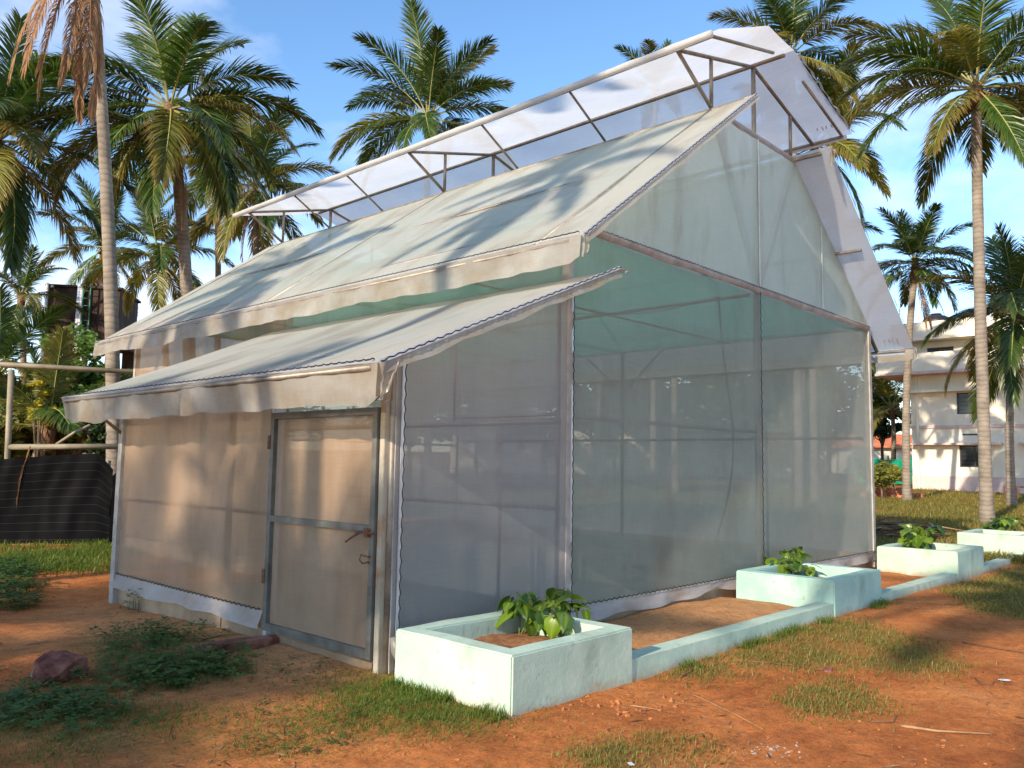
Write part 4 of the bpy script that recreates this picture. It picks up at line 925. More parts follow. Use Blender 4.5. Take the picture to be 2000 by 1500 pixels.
for dx_ in (.51, .61):
    x = tw*dx_; tp([(x,.25,ztop+.25),(x,-.05,ztop+.42),(x,-.3,ztop+.2),(x,-.3,.5)], .035, 'ladder_rail', M_lad)
for k in range(18): tp([(tw*.51,-.3,ztop-.3-k*.36),(tw*.61,-.3,ztop-.3-k*.36)], .018, 'ladder_rung', M_lad)

# ------------------------------------------------------------------ white building
XB = 42.6
M_wall = surface('cream_plaster', ((.66,.62,.50), (.80,.76,.64)), .5, .9, .15, 12, second=((.55,.47,.36), .9, .60, .85, (1,1,.3)))
M_trim = surface('pink_trim', ((.52,.40,.38), (.62,.50,.47)), 1.5, .9, .1, 20)
M_frame = plain('window_frame_dark', (.05,.05,.055), .5)
m, nt = new_mat('window_glass'); p = N(nt, 'ShaderNodeBsdfPrincipled', i_Roughness=.08); p.inputs['Base Color'].default_value = (.02,.025,.03,1); o = N(nt, 'ShaderNodeOutputMaterial'); nt.links.new(p.outputs[0], o.inputs[0]); M_glass = m
bl = thing('white_building', 'cream white two storey building with flat parapet roof behind the palms', 'building', (XB, 9.9, .6))
def bb(nm, x0, x1, y0, y1, z0, z1, mat=M_wall, bv=0, parent=None):
    return MB().box((x0, y0-9.9, z0-.6), (x1, y1-9.9, z1-.6)).build(nm, mat, parent or bl, False, bv)
Y0 = -14.0; Y1 = 9.9
WIN = [(6.05,7.5,1.85,3.0), (-1.0,.8,1.85,3.0), (6.05,7.55,4.7,5.85), (1.8,3.3,4.7,5.85), (-2.4,-.9,4.7,5.85), (7.6,8.95,7.72,8.42), (3.2,4.6,7.72,8.42), (-1.5,0,7.72,8.42)]
# wall pieces around the openings: full-height strips between window columns, then pieces above and below
ys = sorted({Y0, Y1} | {w[0] for w in WIN} | {w[1] for w in WIN})
for a, b_ in zip(ys[:-1], ys[1:]):
    ops = sorted([(w[2], w[3]) for w in WIN if w[0] <= a+1e-6 and w[1] >= b_-1e-6]); z = -.5
    for (zo, zt) in ops + [(8.75, None)]:
        if zo > z: bb('wall', 0, .25, a, b_, z, zo)
        z = zt
bb('wall', .25, 10, Y0, Y1, -.5, 8.75); 
for (y0, y1, z0, z1) in WIN:
    f_ = bb('window', .08, .13, y0, y1, z0, z1, M_glass); 
    for q in (y0, (y0+y1)/2-.03, y1-.06): bb('frame', .04, .09, q, q+.06, z0, z1, M_frame, 0, f_)
    bb('frame', .04, .085, y0, y1, z0, z0+.06, M_frame, 0, f_); bb('frame', .04, .085, y0, y1, z1-.06, z1, M_frame, 0, f_)
    for q in range(1, 5): bb('grille_bar', .03, .045, y0, y1, z0+(z1-z0)*q/5-.01, z0+(z1-z0)*q/5+.01, M_frame, 0, f_)
bb('plinth_band', -.02, -.001, Y0, Y1+.02, -.5, 1.35, M_trim); bb('sill_band', -.10, -.001, 5.3, Y1+.05, 3.95, 4.10, M_trim); bb('sill_band', -.10, -.001, Y0, 4.9, 3.95, 4.10, M_trim)
bb('sunshade', -.55, -.001, 5.4, Y1-.1, 3.03, 3.14, M_trim); bb('sunshade', -.55, -.001, -1.6, 4.6, 3.03, 3.14, M_trim); bb('sunshade', -.5, -.001, 6.0, Y1, 5.92, 6.05, M_wall); bb('sunshade', -.5, -.001, -3, 4.4, 5.92, 6.05, M_wall)
bb('sunshade', .3, 3.5, Y1+.001, Y1+.6, 5.75, 5.86, M_wall); bb('sunshade', .3, 3.5, Y1+.001, Y1+.6, 3.05, 3.16, M_wall)
bb('balcony_wall', -1.0, -.85, Y0, 11.4, 7.05, 8.05, M_wall); bb('balcony_wall', -.84, 4.0, 11.25, 11.4, 7.05, 8.05, M_wall); bb('balcony_slab', -1.05, 9, Y0, 11.45, 6.9, 7.04, M_trim)
bb('roof_slab', -1.0, 10.2, Y0, Y1+.7, 8.76, 8.9, M_wall); bb('parapet', -1.0, -.82, Y0, Y1+.7, 8.903, 9.75, M_wall); bb('parapet', -.8, 10, Y1+.52, Y1+.7, 8.903, 9.75, M_wall)
bb('drain_pipe', -.12, -.03, 9.5, 9.6, .6, 6.9, M_wall); bb('drain_pipe', -.12, -.03, 4.95, 5.05, .6, 6.9, M_wall); bb('vent_slot', -.03, -.002, 6.6, 7.3, 3.55, 3.63, M_frame)
M_btank = plain('black_plastic', (.015,.015,.018), .45)
for k, y in enumerate((8.6, 6.6, 5.0, 3.4)):
    pr_ = [(.02,0),(.72,0)]
    for q in range(7): pr_ += [(.75,.08+q*.16),(.70,.16+q*.16)]
    pr_ += [(.62,1.28),(.30,1.42),(.28,1.5),(.02,1.5)]
    t_ = thing('roof_tank', ['ribbed black roof tank behind the dry hanging fronds, leftmost of four', 'ribbed black roof tank left of the tall pale trunk, second of four', 'ribbed black roof tank behind the tall pale trunk, third of four', 'ribbed black roof tank at the right edge, rightmost of four'][k], 'water tank', (XB+.6, y, 8.9), 'black tanks on the white building')
    MB().lathe(pr_[:-3], (0,0,0), 18).build('barrel', M_btank, t_, True); MB().lathe(pr_[-4:], (0,0,.001), 18).build('lid', M_btank, t_, True)
# things at the foot of the building
M_brick = surface('laterite_block', ((.35,.13,.07), (.52,.22,.13)), 4, .9, .5, 20)
lp_ = thing('laterite_block_pile', 'stack of orange laterite blocks by the corner of the white building', 'block pile', depth_ground(1742, 37.0))
for k in range(7):
    a_ = k*.42-1.3; MB().box((a_*.69-.2, -a_*.72-.15, (k % 2)*.0), (a_*.69+.16, -a_*.72+.15, .24)).build('block', M_brick, lp_, False, .02)
for k in range(4):
    a_ = k*.45-1.0; MB().box((a_*.69-.2, -a_*.72-.14, .245), (a_*.69+.16, -a_*.72+.14, .47)).build('block', M_brick, lp_, False, .02)
gb = depth_ground(1735, 50.0); gs = thing('green_net_screen', 'bright green net screen left of the white building', 'net screen', gb)
MB().grid(lambda u, v: (_R[0]*(u-.5)*4.2+.1*nz(u*5,v), _R[1]*(u-.5)*4.2+.12*nz(u*6, v*2, 3), .1+(1.5+.15*nz(u*3, 1.0))*v), 24, 8).build('net_sheet', plain('bright_green_net', (.0,.28,.17), .7), gs, True)
for u in (-2, 0, 2): MB().tube((_R[0]*u, _R[1]*u, -.2), (_R[0]*u, _R[1]*u, 1.8), .05).build('post', M_pvc, gs)
hr = depth_ground(1735, 72.0); hh = thing('red_roofed_house', 'distant house with orange tiled roof above the green screen', 'house', hr)
hx = Vector((_R[0], _R[1], 0)); MB().bar(hx*-4+Vector((0,0,1.0)), hx*4+Vector((0,0,1.0)), 5, 2.6).build('wall', M_wall, hh)
rt = MB(); ny = Vector((-hx.y, hx.x, 0))
rt.add([hx*-4.4-ny*3.0+Vector((0,0,2.2)), hx*4.4-ny*3.0+Vector((0,0,2.2)), hx*4.4+Vector((0,0,3.5)), hx*-4.4+Vector((0,0,3.5)), hx*-4.4+ny*3.0+Vector((0,0,2.2)), hx*4.4+ny*3.0+Vector((0,0,2.2))], [(0,1,2,3),(3,2,5,4),(0,3,4),(1,5,2)]); rt.build('roof', surface('roof_tile', ((.42,.12,.05), (.58,.20,.09)), 3, .8, .4, 20), hh)
# pale long wall seen dimly through the nets
wl = thing('long_white_house', 'long pale single storey house seen dimly through the front net', 'house', depth_ground(1300, 62.0))
MB().bar(hx*-16+Vector((0,0,1.6)), hx*11+Vector((0,0,1.6)), 5, 4.2).build('wall', M_wall, wl); MB().bar(hx*-16.6-ny*.4+Vector((0,0,3.8)), hx*11.6-ny*.4+Vector((0,0,3.8)), 6.4, .22).build('roof', M_trim, wl)
for q in range(6):
    s = -14+q*4.6; w_ = MB().bar(hx*s-ny*2.53+Vector((0,0,1.9)), hx*(s+1.6)-ny*2.53+Vector((0,0,1.9)), .06, 1.3).build('window', M_glass, wl); MB().bar(hx*(s-.1)-ny*2.56+Vector((0,0,1.18)), hx*(s+1.7)-ny*2.56+Vector((0,0,1.18)), .16, .1).build('sill', M_trim, w_)
br = thing('rusty_trolley', 'rusty iron frame leaning at the foot of the building at the right edge', 'iron frame', depth_ground(1985, 38.0))
for (a, b_) in (((-.6,0,.05),(.6,0,.05)),((-.6,0,.55),(.6,0,.55)),((-.6,0,.0),(-.6,0,.6)),((.6,0,.0),(.6,0,.6)),((0,0,.0),(0,0,.6))):
    MB().bar(hx*a[0]+Vector((0,0,a[2])), hx*b_[0]+Vector((0,0,b_[2])), .05, .05).build('bar', M_rust, br)

# ------------------------------------------------------------------ pepper vines in the planters
m, nt = new_mat('pepper_leaf')
a = N(nt, 'ShaderNodeAttribute', attribute_name='vein'); oi = N(nt, 'ShaderNodeObjectInfo')
rr = N(nt, 'ShaderNodeValToRGB'); rr.color_ramp.elements[0].color = (.030,.075,.008,1); rr.color_ramp.elements[1].color = (.17,.27,.018,1); e = rr.color_ramp.elements.new(.6); e.color = (.07,.14,.012,1)
nt.links.new(oi.outputs['Random'], rr.inputs[0])
c = mixc(nt, rr.outputs[0], (.25,.34,.05), mixc(nt, (0,0,0), a.outputs['Color'], .55))
p = N(nt, 'ShaderNodeBsdfPrincipled', i_Roughness=.32); p.inputs['Specular IOR Level'].default_value = .5; nt.links.new(c, p.inputs['Base Color'])
tl = N(nt, 'ShaderNodeBsdfTranslucent'); hv = N(nt, 'ShaderNodeHueSaturation', i_Value=1.7); nt.links.new(c, hv.inputs['Color']); nt.links.new(hv.outputs[0], tl.inputs[0])
ms = N(nt, 'ShaderNodeMixShader', i_0=.32); nt.links.new(p.outputs[0], ms.inputs[1]); nt.links.new(tl.outputs[0], ms.inputs[2]); o = N(nt, 'ShaderNodeOutputMaterial'); nt.links.new(ms.outputs[0], o.inputs[0]); M_pep = m
M_stem = plain('vine_stem', (.12,.14,.03), .6)
def heart_leaf(curl):
    V, Fc, ve = [], [], []; nl, nw = 8, 6
    for j in range(nl+1):
        t = j/nl; w = .50*math.sin(math.pi*min(1, t*.93+.07)**.62)**.9*(1-.25*t) if 0 < t < 1 else (.16 if t == 0 else .0)
        for i in range(nw+1):
            q = i/nw*2-1; x = q*w; y = t - .12*abs(q)*(1-t)**2.5*1.5 + .0
            z = -.22*curl*t*t + .10*abs(q) - .05*math.cos(q*9.4)*(.5-abs(t-.5)) - .12*q*q*curl
            V.append((x, y, z)); ve.append(max(0, 1-abs(q)*7) + .55*max(0, 1-abs(abs(q)-.5)*9))
    for j in range(nl):
        for i in range(nw): a_ = j*(nw+1)+i; Fc.append((a_, a_+1, a_+nw+2, a_+nw+1))
    me = bpy.data.meshes.new('leaf'); me.from_pydata(V, [], Fc); me.update()
    at = me.attributes.new('vein', 'FLOAT', 'POINT'); at.data.foreach_set('value', np.array(ve, np.float32))
    me.materials.append(M_pep); me.polygons.foreach_set('use_smooth', [True]*len(me.polygons)); return me
LEAF = [heart_leaf(c_) for c_ in (.5, 1.0, 1.6)]
def vine(label, pos, n, spread, h, seed, size=.13, shift=(0,0)):
    rd = random.Random(seed); root = thing('pepper_vine', label, 'pepper vine', pos, 'pepper vines in the planters')
    stems = []
    for k in range(max(3, n//4)):
        a_ = rd.uniform(0, 6.28); q = rd.random()**.6
        e_pt = Vector((math.cos(a_)*spread[0]*q+shift[0]*rd.random(), math.sin(a_)*spread[1]*q+shift[1]*rd.random(), h*rd.uniform(.35,1.0)))
        m1 = Vector((e_pt.x*.35, e_pt.y*.35, e_pt.z*.75))
        MB().path([(0.02*k-.05,0,-.03), m1, e_pt], [.007,.006,.004], 6).build('stem', M_stem, root, True); stems.append((m1, e_pt))
    tc_ = Vector((CAM[0]-pos[0], CAM[1]-pos[1], 0)).normalized(); caz = math.atan2(tc_.y, tc_.x)
    for k in range(n):
        m1, e_pt = stems[k % len(stems)]; f = rd.uniform(.0,1.0); p0 = m1.lerp(e_pt, .25+.8*f)+Vector((rd.uniform(-.07,.07), rd.uniform(-.07,.07), rd.uniform(-.04,.05)))
        p0.z = max(p0.z, .07)
        o = bpy.data.objects.new('leaf', rd.choice(LEAF)); COL.objects.link(o); o.parent = root; o.location = p0
        az = math.atan2(p0.y, p0.x)+rd.uniform(-1.1,1.1); az = az if rd.random() < .5 else caz+rd.uniform(-1.2,1.2)
        pit = R_(rd.uniform(-75, 5)); s = size*rd.uniform(.65,1.2)
        o.matrix_basis = Matrix.Translation(p0) @ Matrix.Rotation(az-math.pi/2, 4, 'Z') @ Matrix.Rotation(pit, 4, 'X') @ Matrix.Rotation(rd.uniform(-.6,.6), 4, 'Y') @ Matrix.Diagonal((s, s, s, 1))
        pt = MB().path([m1.lerp(e_pt, min(1, f)), p0+Vector((0,0,.02)), p0], [.003,.0025,.002], 4).build('petiole', M_stem, root)
    return root
def on_planter(px_, py_, z=.27): return on_plane(px_, py_, 2, z)
vine('leafy pepper vine in the mint planter nearest the door', on_planter(1022, 1232), 66, (.62,.42), .26, 3, .15, (.14,-.16))
vine('dark green pepper vine in the teal planter', on_planter(1545, 1120), 54, (.62,.42), .28, 8, .155)
vine('pepper vine with yellowish leaves in the planter past the right corner', on_planter(1800, 1076), 76, (.75,.48), .46, 12, .18)
vine('pepper vine in the farthest planter at the right edge', on_planter(1955, 1040), 60, (.80,.45), .36, 17, .18)

# ------------------------------------------------------------------ grass and weeds
def grass_material(name, c0, c1, c2):
    m, nt = new_mat(name)
    a = N(nt, 'ShaderNodeAttribute', attribute_name='tint'); rr = N(nt, 'ShaderNodeValToRGB'); el = rr.color_ramp.elements
    el[0].color = (*c0, 1); el[1].color = (*c2, 1); e = el.new(.5); e.color = (*c1, 1); nt.links.new(a.outputs['Fac'], rr.inputs[0])
    d = N(nt, 'ShaderNodeBsdfPrincipled', i_Roughness=.55); d.inputs['Specular IOR Level'].default_value = .25; tl = N(nt, 'ShaderNodeBsdfTranslucent'); nt.links.new(rr.outputs[0], d.inputs['Base Color']); nt.links.new(rr.outputs[0], tl.inputs[0])
    ms = N(nt, 'ShaderNodeMixShader', i_0=.4); nt.links.new(d.outputs[0], ms.inputs[1]); nt.links.new(tl.outputs[0], ms.inputs[2]); o = N(nt, 'ShaderNodeOutputMaterial'); nt.links.new(ms.outputs[0], o.inputs[0]); return m
M_gr = grass_material('grass_green', (.055,.11,.014), (.11,.17,.024), (.21,.23,.045))
M_gy = grass_material('grass_dry', (.10,.125,.022), (.20,.19,.04), (.40,.31,.12))
M_wd = grass_material('weed_leaf', (.035,.10,.024), (.07,.15,.035), (.14,.21,.05))
def sample_poly(poly, n, soft=.10, thr=.0, sc=1.3, seed=0):
    P = np.array(poly); lo, hi = P.min(0), P.max(0); out_ = []
    tries = 0; rg = np.random.default_rng(seed)
    while len(out_) < n and tries < 60:
        tries += 1; q = lo+(hi-lo)*rg.random((n, 2)); q = q[inside(poly, q[:,0], q[:,1])]
        for x, y in q:
            if nz(x*sc, y*sc, seed*.7)+.35*nz(x*sc*4, y*sc*4, seed) > thr+rg.normal()*.2: out_.append((x+rg.normal()*soft, y+rg.normal()*soft))
    return out_[:n]
def blades(name, label, pts, hmin, hmax, mat, wid=.006, lean=.5, seed=0, kind='stuff'):
    rg = np.random.default_rng(seed); n = len(pts)
    V = np.zeros((n*5, 3)); tint = np.zeros(n*5)
    P = np.array([(x, y, terrain(x, y)-.004) for x, y in pts])
    h = rg.uniform(hmin, hmax, n)*(.6+.4*rg.random(n)); az = rg.uniform(0, 6.283, n); ln = rg.uniform(.15, lean, n)*h*1.6; w = wid*rg.uniform(.7,1.3,n)
    dx_, dy_ = np.cos(az), np.sin(az); sx_, sy_ = -dy_, dx_
    V[0::5] = P-np.stack([sx_*w, sy_*w, 0*w], 1); V[1::5] = P+np.stack([sx_*w, sy_*w, 0*w], 1)
    mid = P+np.stack([dx_*ln*.35, dy_*ln*.35, h*.6], 1); V[2::5] = mid+np.stack([sx_*w*.8, sy_*w*.8, 0*w], 1); V[3::5] = mid-np.stack([sx_*w*.8, sy_*w*.8, 0*w], 1)
    V[4::5] = P+np.stack([dx_*ln, dy_*ln, h], 1)
    tr = np.clip(rg.normal(.45,.22,n), 0, 1); 
    for q in range(5): tint[q::5] = np.clip(tr+(.15 if q == 4 else 0), 0, 1)
    b0 = np.arange(n)*5; F1 = np.stack([b0,b0+1,b0+2,b0+3],1).tolist(); F2 = np.stack([b0+3,b0+2,b0+4],1).tolist()
    me = bpy.data.meshes.new(name); me.from_pydata(V.tolist(), [], F1+F2); me.update()
    at = me.attributes.new('tint', 'FLOAT', 'POINT'); at.data.foreach_set('value', tint.astype(np.float32))
    o = link(name, me, mat); tag(o, label, 'grass', None, kind); return o
blades('grass', 'bright green grass strip in front of the black fence', sample_poly(POLY['fence_strip'], 9000, .3, thr=-.02, sc=1.0, seed=1), .04, .17, M_gr, .006, .8, 1)
blades('grass', 'dense green grass at the left face of the door-side planter', [q for q in sample_poly(POLY['corner'], 9000, .24, thr=-.05, sc=2.2, seed=2) if not (P1A-.0 < q[0] < P1B and PF < q[1] < PB)], .012, .055, M_gr, .0024, 1.1, 2)
blades('grass', 'yellowish grass patch in front of the teal planter and kerb', [q for q in sample_poly(POLY['kerbside'], 11000, .20, thr=.02, sc=1.8, seed=3) if q[1] < PF-.01], .015, .065, M_gy, .0032, 1.0, 3)
blades('grass', 'short grass at the right edge in front of the far kerb', sample_poly(POLY['right'], 12000, thr=-.3, seed=4), .02, .08, M_gy, .005, .9, 4)
blades('grass', 'sparse shaded grass in the left foreground', sample_poly(POLY['dull'], 5500, .16, thr=.06, sc=2.0, seed=5), .010, .04, M_gr, .0024, 1.0, 5)
blades('grass', 'thin grass tufts in the bottom middle foreground', sample_poly(POLY['tufts'], 2600, thr=.12, sc=2.4, seed=6), .012, .05, M_gy, .0026, .9, 6)
blades('grass', 'thin dry grass in the middle of the bare orange ground', sample_poly(POLY['thin'], 3200, thr=.12, sc=2.0, seed=7), .012, .05, M_gy, .003, .9, 7)
# grass growing at the feet of planters and kerbs
ed = []
rg = np.random.default_rng(9)
for k in range(3600):
    q = rg.random(); x = P1A-.10*abs(rg.normal())*1.0 if q < .25 else rg.uniform(P1B+.6, P2B+.2)
    y = rg.uniform(PF, PB) if q < .25 else PF-.02-.07*abs(rg.normal())
    if nz(x*2.2, y*2.2, 5) > (-.1 if q < .25 else .05): ed.append((x, y))
blades('grass', 'grass tufts along the foot of the kerb and planters', ed, .03, .12, M_gr, .003, .5, 10)
# lawn beyond the right corner
lawn = []
for k in range(60000):
    d_ = 15.5+ (rg.random()**1.6)*30; px_ = rg.uniform(1630, 2060); q = at_depth(px_, 905, d_)
    if nz(q.x*.5, q.y*.5, 2)+.3*nz(q.x*1.8, q.y*1.8, 6) > -.28 + (.2 if d_ < 18.5 else 0) + rg.normal()*.15 and q.x > W+1.0 and q.x < XB-.3: lawn.append((q.x, q.y))
blades('lawn_grass', 'rough sunlit lawn between the planters and the white building', lawn, .06, .22, M_gy, .012, .8, 11)
lawn2 = []
for k in range(16000):
    d_ = 24+ (rg.random()**1.3)*26; px_ = rg.uniform(650, 1640); q = at_depth(px_, 905, d_); 
    if q.x > W+1 or q.y > L+1: lawn2.append((q.x, q.y))
blades('lawn_grass', 'grass behind the greenhouse seen through the nets', lawn2, .08, .3, M_gr, .02, .8, 12)
def weeds(name, label, pts, seed, smin=.018, smax=.04, hmax=.10):
    rg = np.random.default_rng(seed); V = []; Fc = []; tint = []
    for (x, y) in pts:
        z = terrain(x, y); h = rg.uniform(.015, hmax); nl = rg.integers(4, 8); a0 = rg.uniform(0, 6.28); s = rg.uniform(smin, smax); tt = np.clip(rg.normal(.4,.25), 0, 1)
        for k in range(nl):
            a = a0+k*6.283/nl+rg.normal()*.2; d = np.array([math.cos(a), math.sin(a), rg.uniform(-.25,.35)]); sd = np.array([-math.sin(a), math.cos(a), 0])
            c = np.array([x, y, z+h])+d*.006; b0 = len(V)
            V += [tuple(c), tuple(c+d*s*.6+sd*s*.38), tuple(c+d*s*1.15), tuple(c+d*s*.6-sd*s*.38)]; Fc.append((b0,b0+1,b0+2,b0+3)); tint += [tt]*4
        b0 = len(V); V += [(x-.002,y,z),(x+.002,y,z),(x,y,z+h)]; Fc.append((b0,b0+1,b0+2)); tint += [tt]*3
    me = bpy.data.meshes.new(name); me.from_pydata([tuple(map(float, v)) for v in V], [], Fc); me.update()
    at = me.attributes.new('tint', 'FLOAT', 'POINT'); at.data.foreach_set('value', np.array(tint, np.float32))
    o = link(name, me, M_wd); tag(o, label, 'weeds', None, 'stuff'); return o
weeds('weeds', 'mat of low green weeds around the red stone', sample_poly(POLY['weeds'], 820, .18, thr=.08, sc=2.0, seed=21), 21, .022, .05, .12)
weeds('weeds', 'low weeds in the left foreground below the red stone', sample_poly(POLY['weeds2'], 430, .18, thr=.12, sc=2.0, seed=22), 22, .02, .045, .10)
weeds('weeds', 'blue green weeds at the left edge below the fence', sample_poly(POLY['weeds3'], 600, thr=-.3, sc=1.6, seed=23), 23, .03, .07, .16)
sc_ = []
for k in range(900):
    px_, py_ = rg.uniform(-20, 700), rg.uniform(1110, 1480); q = ground_px(px_, py_)
    if q.x < -A_-.1 and nz(q.x*1.4, q.y*1.4, 12) > .12: sc_.append((q.x, q.y))
weeds('weeds', 'scattered small weeds on the bare soil beside the lean-to', sc_, 24, .012, .03, .06)
q = ground_px(268, 1190); weeds('weeds', 'small leafy weed clump at the foot of the rear corner post', [(q.x+rg.normal()*.07, q.y+rg.normal()*.07) for k in range(50)], 25, .02, .045, .26)

# ------------------------------------------------------------------ pebbles, clods and litter
rg = np.random.default_rng(31)
ico = bmesh.new(); bmesh.ops.create_icosphere(ico, subdivisions=1, radius=1); iv = np.array([v.co[:] for v in ico.verts]); if_ = [[v.index for v in f.verts] for f in ico.faces]; ico.free()
def clods(name, label, pts, smin, smax, mat, seed, flat=.6):
    rg = np.random.default_rng(seed); V = []; Fc = []
    for (x, y) in pts:
        s = smin+(smax-smin)*rg.random()**3; q = iv*(1+.35*rg.normal(size=(len(iv),1)))*np.array([1, rg.uniform(.6,1), flat])*s; a = rg.uniform(0, 6.28)
        R2 = np.array([[math.cos(a),-math.sin(a),0],[math.sin(a),math.cos(a),0],[0,0,1]]); q = q @ R2.T+np.array([x, y, terrain(x, y)+s*.15]); b0 = len(V)
        V += [tuple(map(float, v)) for v in q]; Fc += [[i+b0 for i in f] for f in if_]
    o = MB(); o.v = V; o.f = [tuple(f) for f in Fc]; ob = o.build(name, mat, None); tag(ob, label, 'clods', None, 'stuff'); return ob
M_clod = surface('soil_clod', ((.24,.08,.03), (.40,.16,.06)), 8, .95, .4, 40); M_grit = surface('grey_grit', ((.20,.19,.18), (.36,.34,.33)), 8, .9, .3, 40)
pts = []
for k in range(1500):
    px_, py_ = rg.uniform(-20, 2020), rg.uniform(1095, 1500); q = ground_px(px_, py_)
    if (q.x < -A_-.08 or q.y < PF-.03) and nz(q.x*.9, q.y*.9, 8) > -.25: pts.append((q.x, q.y))
clods('soil_clods', 'small orange soil clods scattered over the ground', pts, .003, .015, M_clod, 32)
pts = [tuple(ground_px(rg.normal(1215, 70), rg.normal(1378, 14))[:2]) for k in range(160)]+[tuple(ground_px(rg.normal(160, 120), rg.normal(1150, 25))[:2]) for k in range(160)]
clods('soil_clods', 'crumbly clods at the foot of the door-side planter and by the rear post', [q for q in pts if q[1] < PF-.02 or q[0] < -A_-.1], .004, .026, M_clod, 33)
pts = [tuple(ground_px(rg.normal(1505, 28), rg.normal(1466, 9))[:2]) for k in range(90)]
clods('grey_grit', 'scatter of grey cement crumbs in the bottom right foreground', pts, .002, .013, M_grit, 34)
M_twig = surface('dry_twig', ((.20,.12,.06), (.38,.25,.14)), 10, .9, .3, 60); M_twigd = surface('dark_twig', ((.09,.05,.03), (.18,.10,.06)), 10, .9, .3, 60)
def twig(label, pix, r, mat, lift=.008):
    ps = [ground_px(*q) for q in pix]; c0 = ps[0].copy(); pts_ = [p_-c0+Vector((0,0,lift)) for p_ in ps]
    full = []
    for i in range(len(pts_)-1):
        for k in range(6): full.append(pts_[i].lerp(pts_[i+1], k/6)+Vector((.004*nz(i*6+k, 1.1), .004*nz(i*6+k, 2.2), 0)))
    full.append(pts_[-1]); n_ = len(full)
    o = MB().path(full, [r*(1-.6*i/n_) for i in range(n_)], 6).build('twig', mat, None, True); o.location = c0
    tag(o, label, 'twig', 'dry twigs on the ground'); return o
twig('long thin straight straw lying left of the grey crumbs', [(1350,1357),(1425,1392),(1490,1426)], .005, M_twig)
twig('long dark stick in front of the kerbside grass', [(1465,1293),(1540,1300),(1610,1312)], .007, M_twigd)
twig('pale split stalk lying in the right foreground', [(1760,1420),(1830,1430),(1935,1436)], .010, M_twig)
twig('short forked stick left of the pale split stalk', [(1700,1412),(1745,1413),(1752,1400)], .006, M_twigd)
twig('short brown stick at the foot of the low kerb', [(1330,1325),(1350,1312),(1366,1302)], .010, M_twigd)
twig('thin stick below the door-side planter', [(1232,1380),(1260,1384),(1292,1389)], .005, M_twig)
twig('long brown stalk near the right edge', [(1880,1256),(1940,1267),(2005,1278)], .007, M_twigd)
twig('thin stick lying in front of the far kerb', [(1845,1182),(1872,1181),(1900,1178)], .006, M_twigd)
twig('thin straw left of the red stone', [(48,1262),(90,1255),(130,1252)], .005, M_twig)
twig('short twig beside the stone slab near the door', [(310,1247),(330,1240),(350,1236)], .005, M_twigd)
twig('dark twig on the sand in front of the plinth left of the door', [(395,1252),(430,1243),(470,1240)], .005, M_twigd)
twig('curled dry leaf stalk at the right', [(1905,1326),(1915,1338),(1938,1340),(1942,1333)], .006, M_twigd)

# stones
M_stone = surface('red_laterite_stone', ((.09,.030,.024), (.20,.075,.055), (.32,.16,.12)), 6, .92, .8, 14, bdist=.03)
def rock(name, label, pos, dims, rot, seed, sub=4, rough=.16, boxy=.0):
    rd = random.Random(int(seed*10)); bm = bmesh.new(); bmesh.ops.create_cube(bm, size=2.0)
    for k in range(16 if boxy < .2 else 9):                        # broken faces: cut corners off along random planes
        n = Vector((rd.gauss(0,1), rd.gauss(0,1), rd.gauss(0,1)+.3)).normalized(); dd = rd.uniform(.80,1.12) if boxy < .2 else rd.uniform(1.12,1.4)
        ge = bmesh.ops.bisect_plane(bm, geom=bm.verts[:]+bm.edges[:]+bm.faces[:], plane_co=n*dd, plane_no=n, clear_outer=True)
        ed_ = [e for e in ge['geom_cut'] if isinstance(e, bmesh.types.BMEdge)]
        if len(ed_) > 2: bmesh.ops.contextual_create(bm, geom=ed_)
    bmesh.ops.triangulate(bm, faces=bm.faces[:]); bmesh.ops.subdivide_edges(bm, edges=[e for e in bm.edges if e.calc_length() > .25], cuts=3, use_grid_fill=True)
    bmesh.ops.triangulate(bm, faces=bm.faces[:])
    for v in bm.verts:
        c = v.co.copy(); n = c.normalized(); c += n*(rough*.35*nz(c.x*2.7+seed, c.y*2.7, c.z*2.7)+rough*.30*nz(c.x*7, c.y*7, c.z*7+seed)); v.co = Vector((c.x*dims[0], c.y*dims[1], c.z*dims[2]))
    me = bpy.data.meshes.new(name); bm.to_mesh(me); bm.free(); o = link(name, me, M_stone); o.location = pos; o.rotation_euler = rot; tag(o, label, 'stone'); return o
q = ground_px(118, 1330); rock('laterite_stone', 'dark red laterite stone at the left among the weeds', (q.x, q.y+.08, q.z+.07), (.22,.15,.13), (.15,.1,.5), 3.0, rough=.22)
q0, q1 = ground_px(392, 1284), ground_px(535, 1252); c0 = (q0+q1)/2; dv = q1-q0
rock('stone_slab', 'narrow pinkish stone slab lying in front of the door', (c0.x, c0.y, c0.z+.03), (dv.length/2*.98, .10, .05), (0,.03,math.atan2(dv.y, dv.x)), 7.0, rough=.10, boxy=.30)
q = ground_px(1617, 1311); rock('laterite_stone', 'small dark red stone at the end of the long dark stick', (q.x, q.y, q.z+.01), (.05,.035,.02), (0,0,.3), 9.0)
q = ground_px(70, 1345)
q = ground_px(1240, 1310)
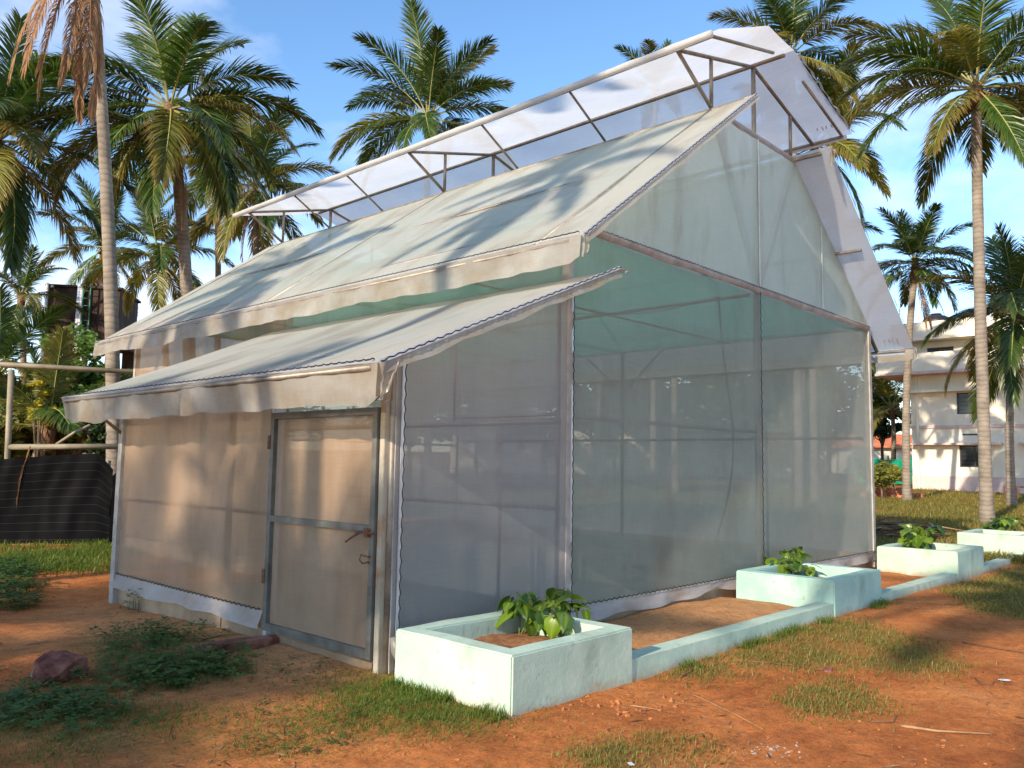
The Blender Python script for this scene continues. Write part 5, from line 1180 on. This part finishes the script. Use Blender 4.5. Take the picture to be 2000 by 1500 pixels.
# white scraps
def scrap(label, px_, py_, s, seed):
    q = ground_px(px_, py_); o = MB().grid(lambda u, v: ((u-.5)*s*(1+.4*nz(v*3, seed)), (v-.5)*s*.6, .012+.02*s*4*nz(u*3, v*3, seed)), 6, 4).build('paper_scrap', M_white, None, True); o.location = q; o.rotation_euler = (0,0,seed); tag(o, label, 'scrap', 'pale scraps on the ground')
scrap('pale scrap at the bottom edge below the kerb', 1232, 1496, .05, 1.0); scrap('small pale leaf scrap near the right edge', 1962, 1331, .08, 2.3)
# pile of dry brushwood past the right corner
bp = ground_px(1752, 1052); pile = thing('brushwood_pile', 'heap of dry brown palm stalks behind the corner planter', 'brush pile', bp)
rd = random.Random(77)
for k in range(70):
    a = rd.gauss(.15,.35); ln = rd.uniform(.7,1.9); cx0 = rd.gauss(0,.5); cy0 = rd.gauss(0,.45); z = abs(rd.gauss(0,.16))+.03
    d = Vector((math.cos(a+RIGHT_AZ), math.sin(a+RIGHT_AZ), rd.uniform(-.08,.12)))
    c = Vector((cx0, cy0, z)); MB().path([c-d*ln/2, c+Vector((0,0,.06)), c+d*ln/2], [.022,.018,.008], 5).build('stalk', M_twigd if k % 3 else M_twig, pile, True)

# dry leaf bits and straw littering the soil
rg = np.random.default_rng(91); V = []; Fc = []; tn = []
for k in range(2600):
    px_, py_ = rg.uniform(-20, 2020), rg.uniform(1100, 1500); q = ground_px(px_, py_)
    if not (q.x < -A_-.08 or q.y < PF-.03) or nz(q.x*.8, q.y*.8, 18) < -.1: continue
    a = rg.uniform(0, 6.28); ln = rg.uniform(.008,.05)*(1 if rg.random() < .8 else 2.2); w = rg.uniform(.0015,.006); d = np.array([math.cos(a), math.sin(a), rg.uniform(-.05,.25)]); sd = np.array([-math.sin(a), math.cos(a), rg.uniform(-.4,.4)])
    c = np.array([q.x, q.y, q.z+.006]); b0 = len(V)
    V += [tuple(map(float, c-d*ln)), tuple(map(float, c+sd*w)), tuple(map(float, c+d*ln)), tuple(map(float, c-sd*w))]; Fc.append((b0,b0+1,b0+2,b0+3)); tn += [float(rg.random())]*4
me = bpy.data.meshes.new('leaf_litter'); me.from_pydata(V, [], Fc); me.update(); at = me.attributes.new('tint', 'FLOAT', 'POINT'); at.data.foreach_set('value', np.array(tn, np.float32))
tag(link('leaf_litter', me, grass_material('dry_litter', (.08,.045,.025), (.20,.12,.06), (.42,.31,.18))), 'bits of dry leaf and straw scattered over the soil', 'litter', None, 'stuff')
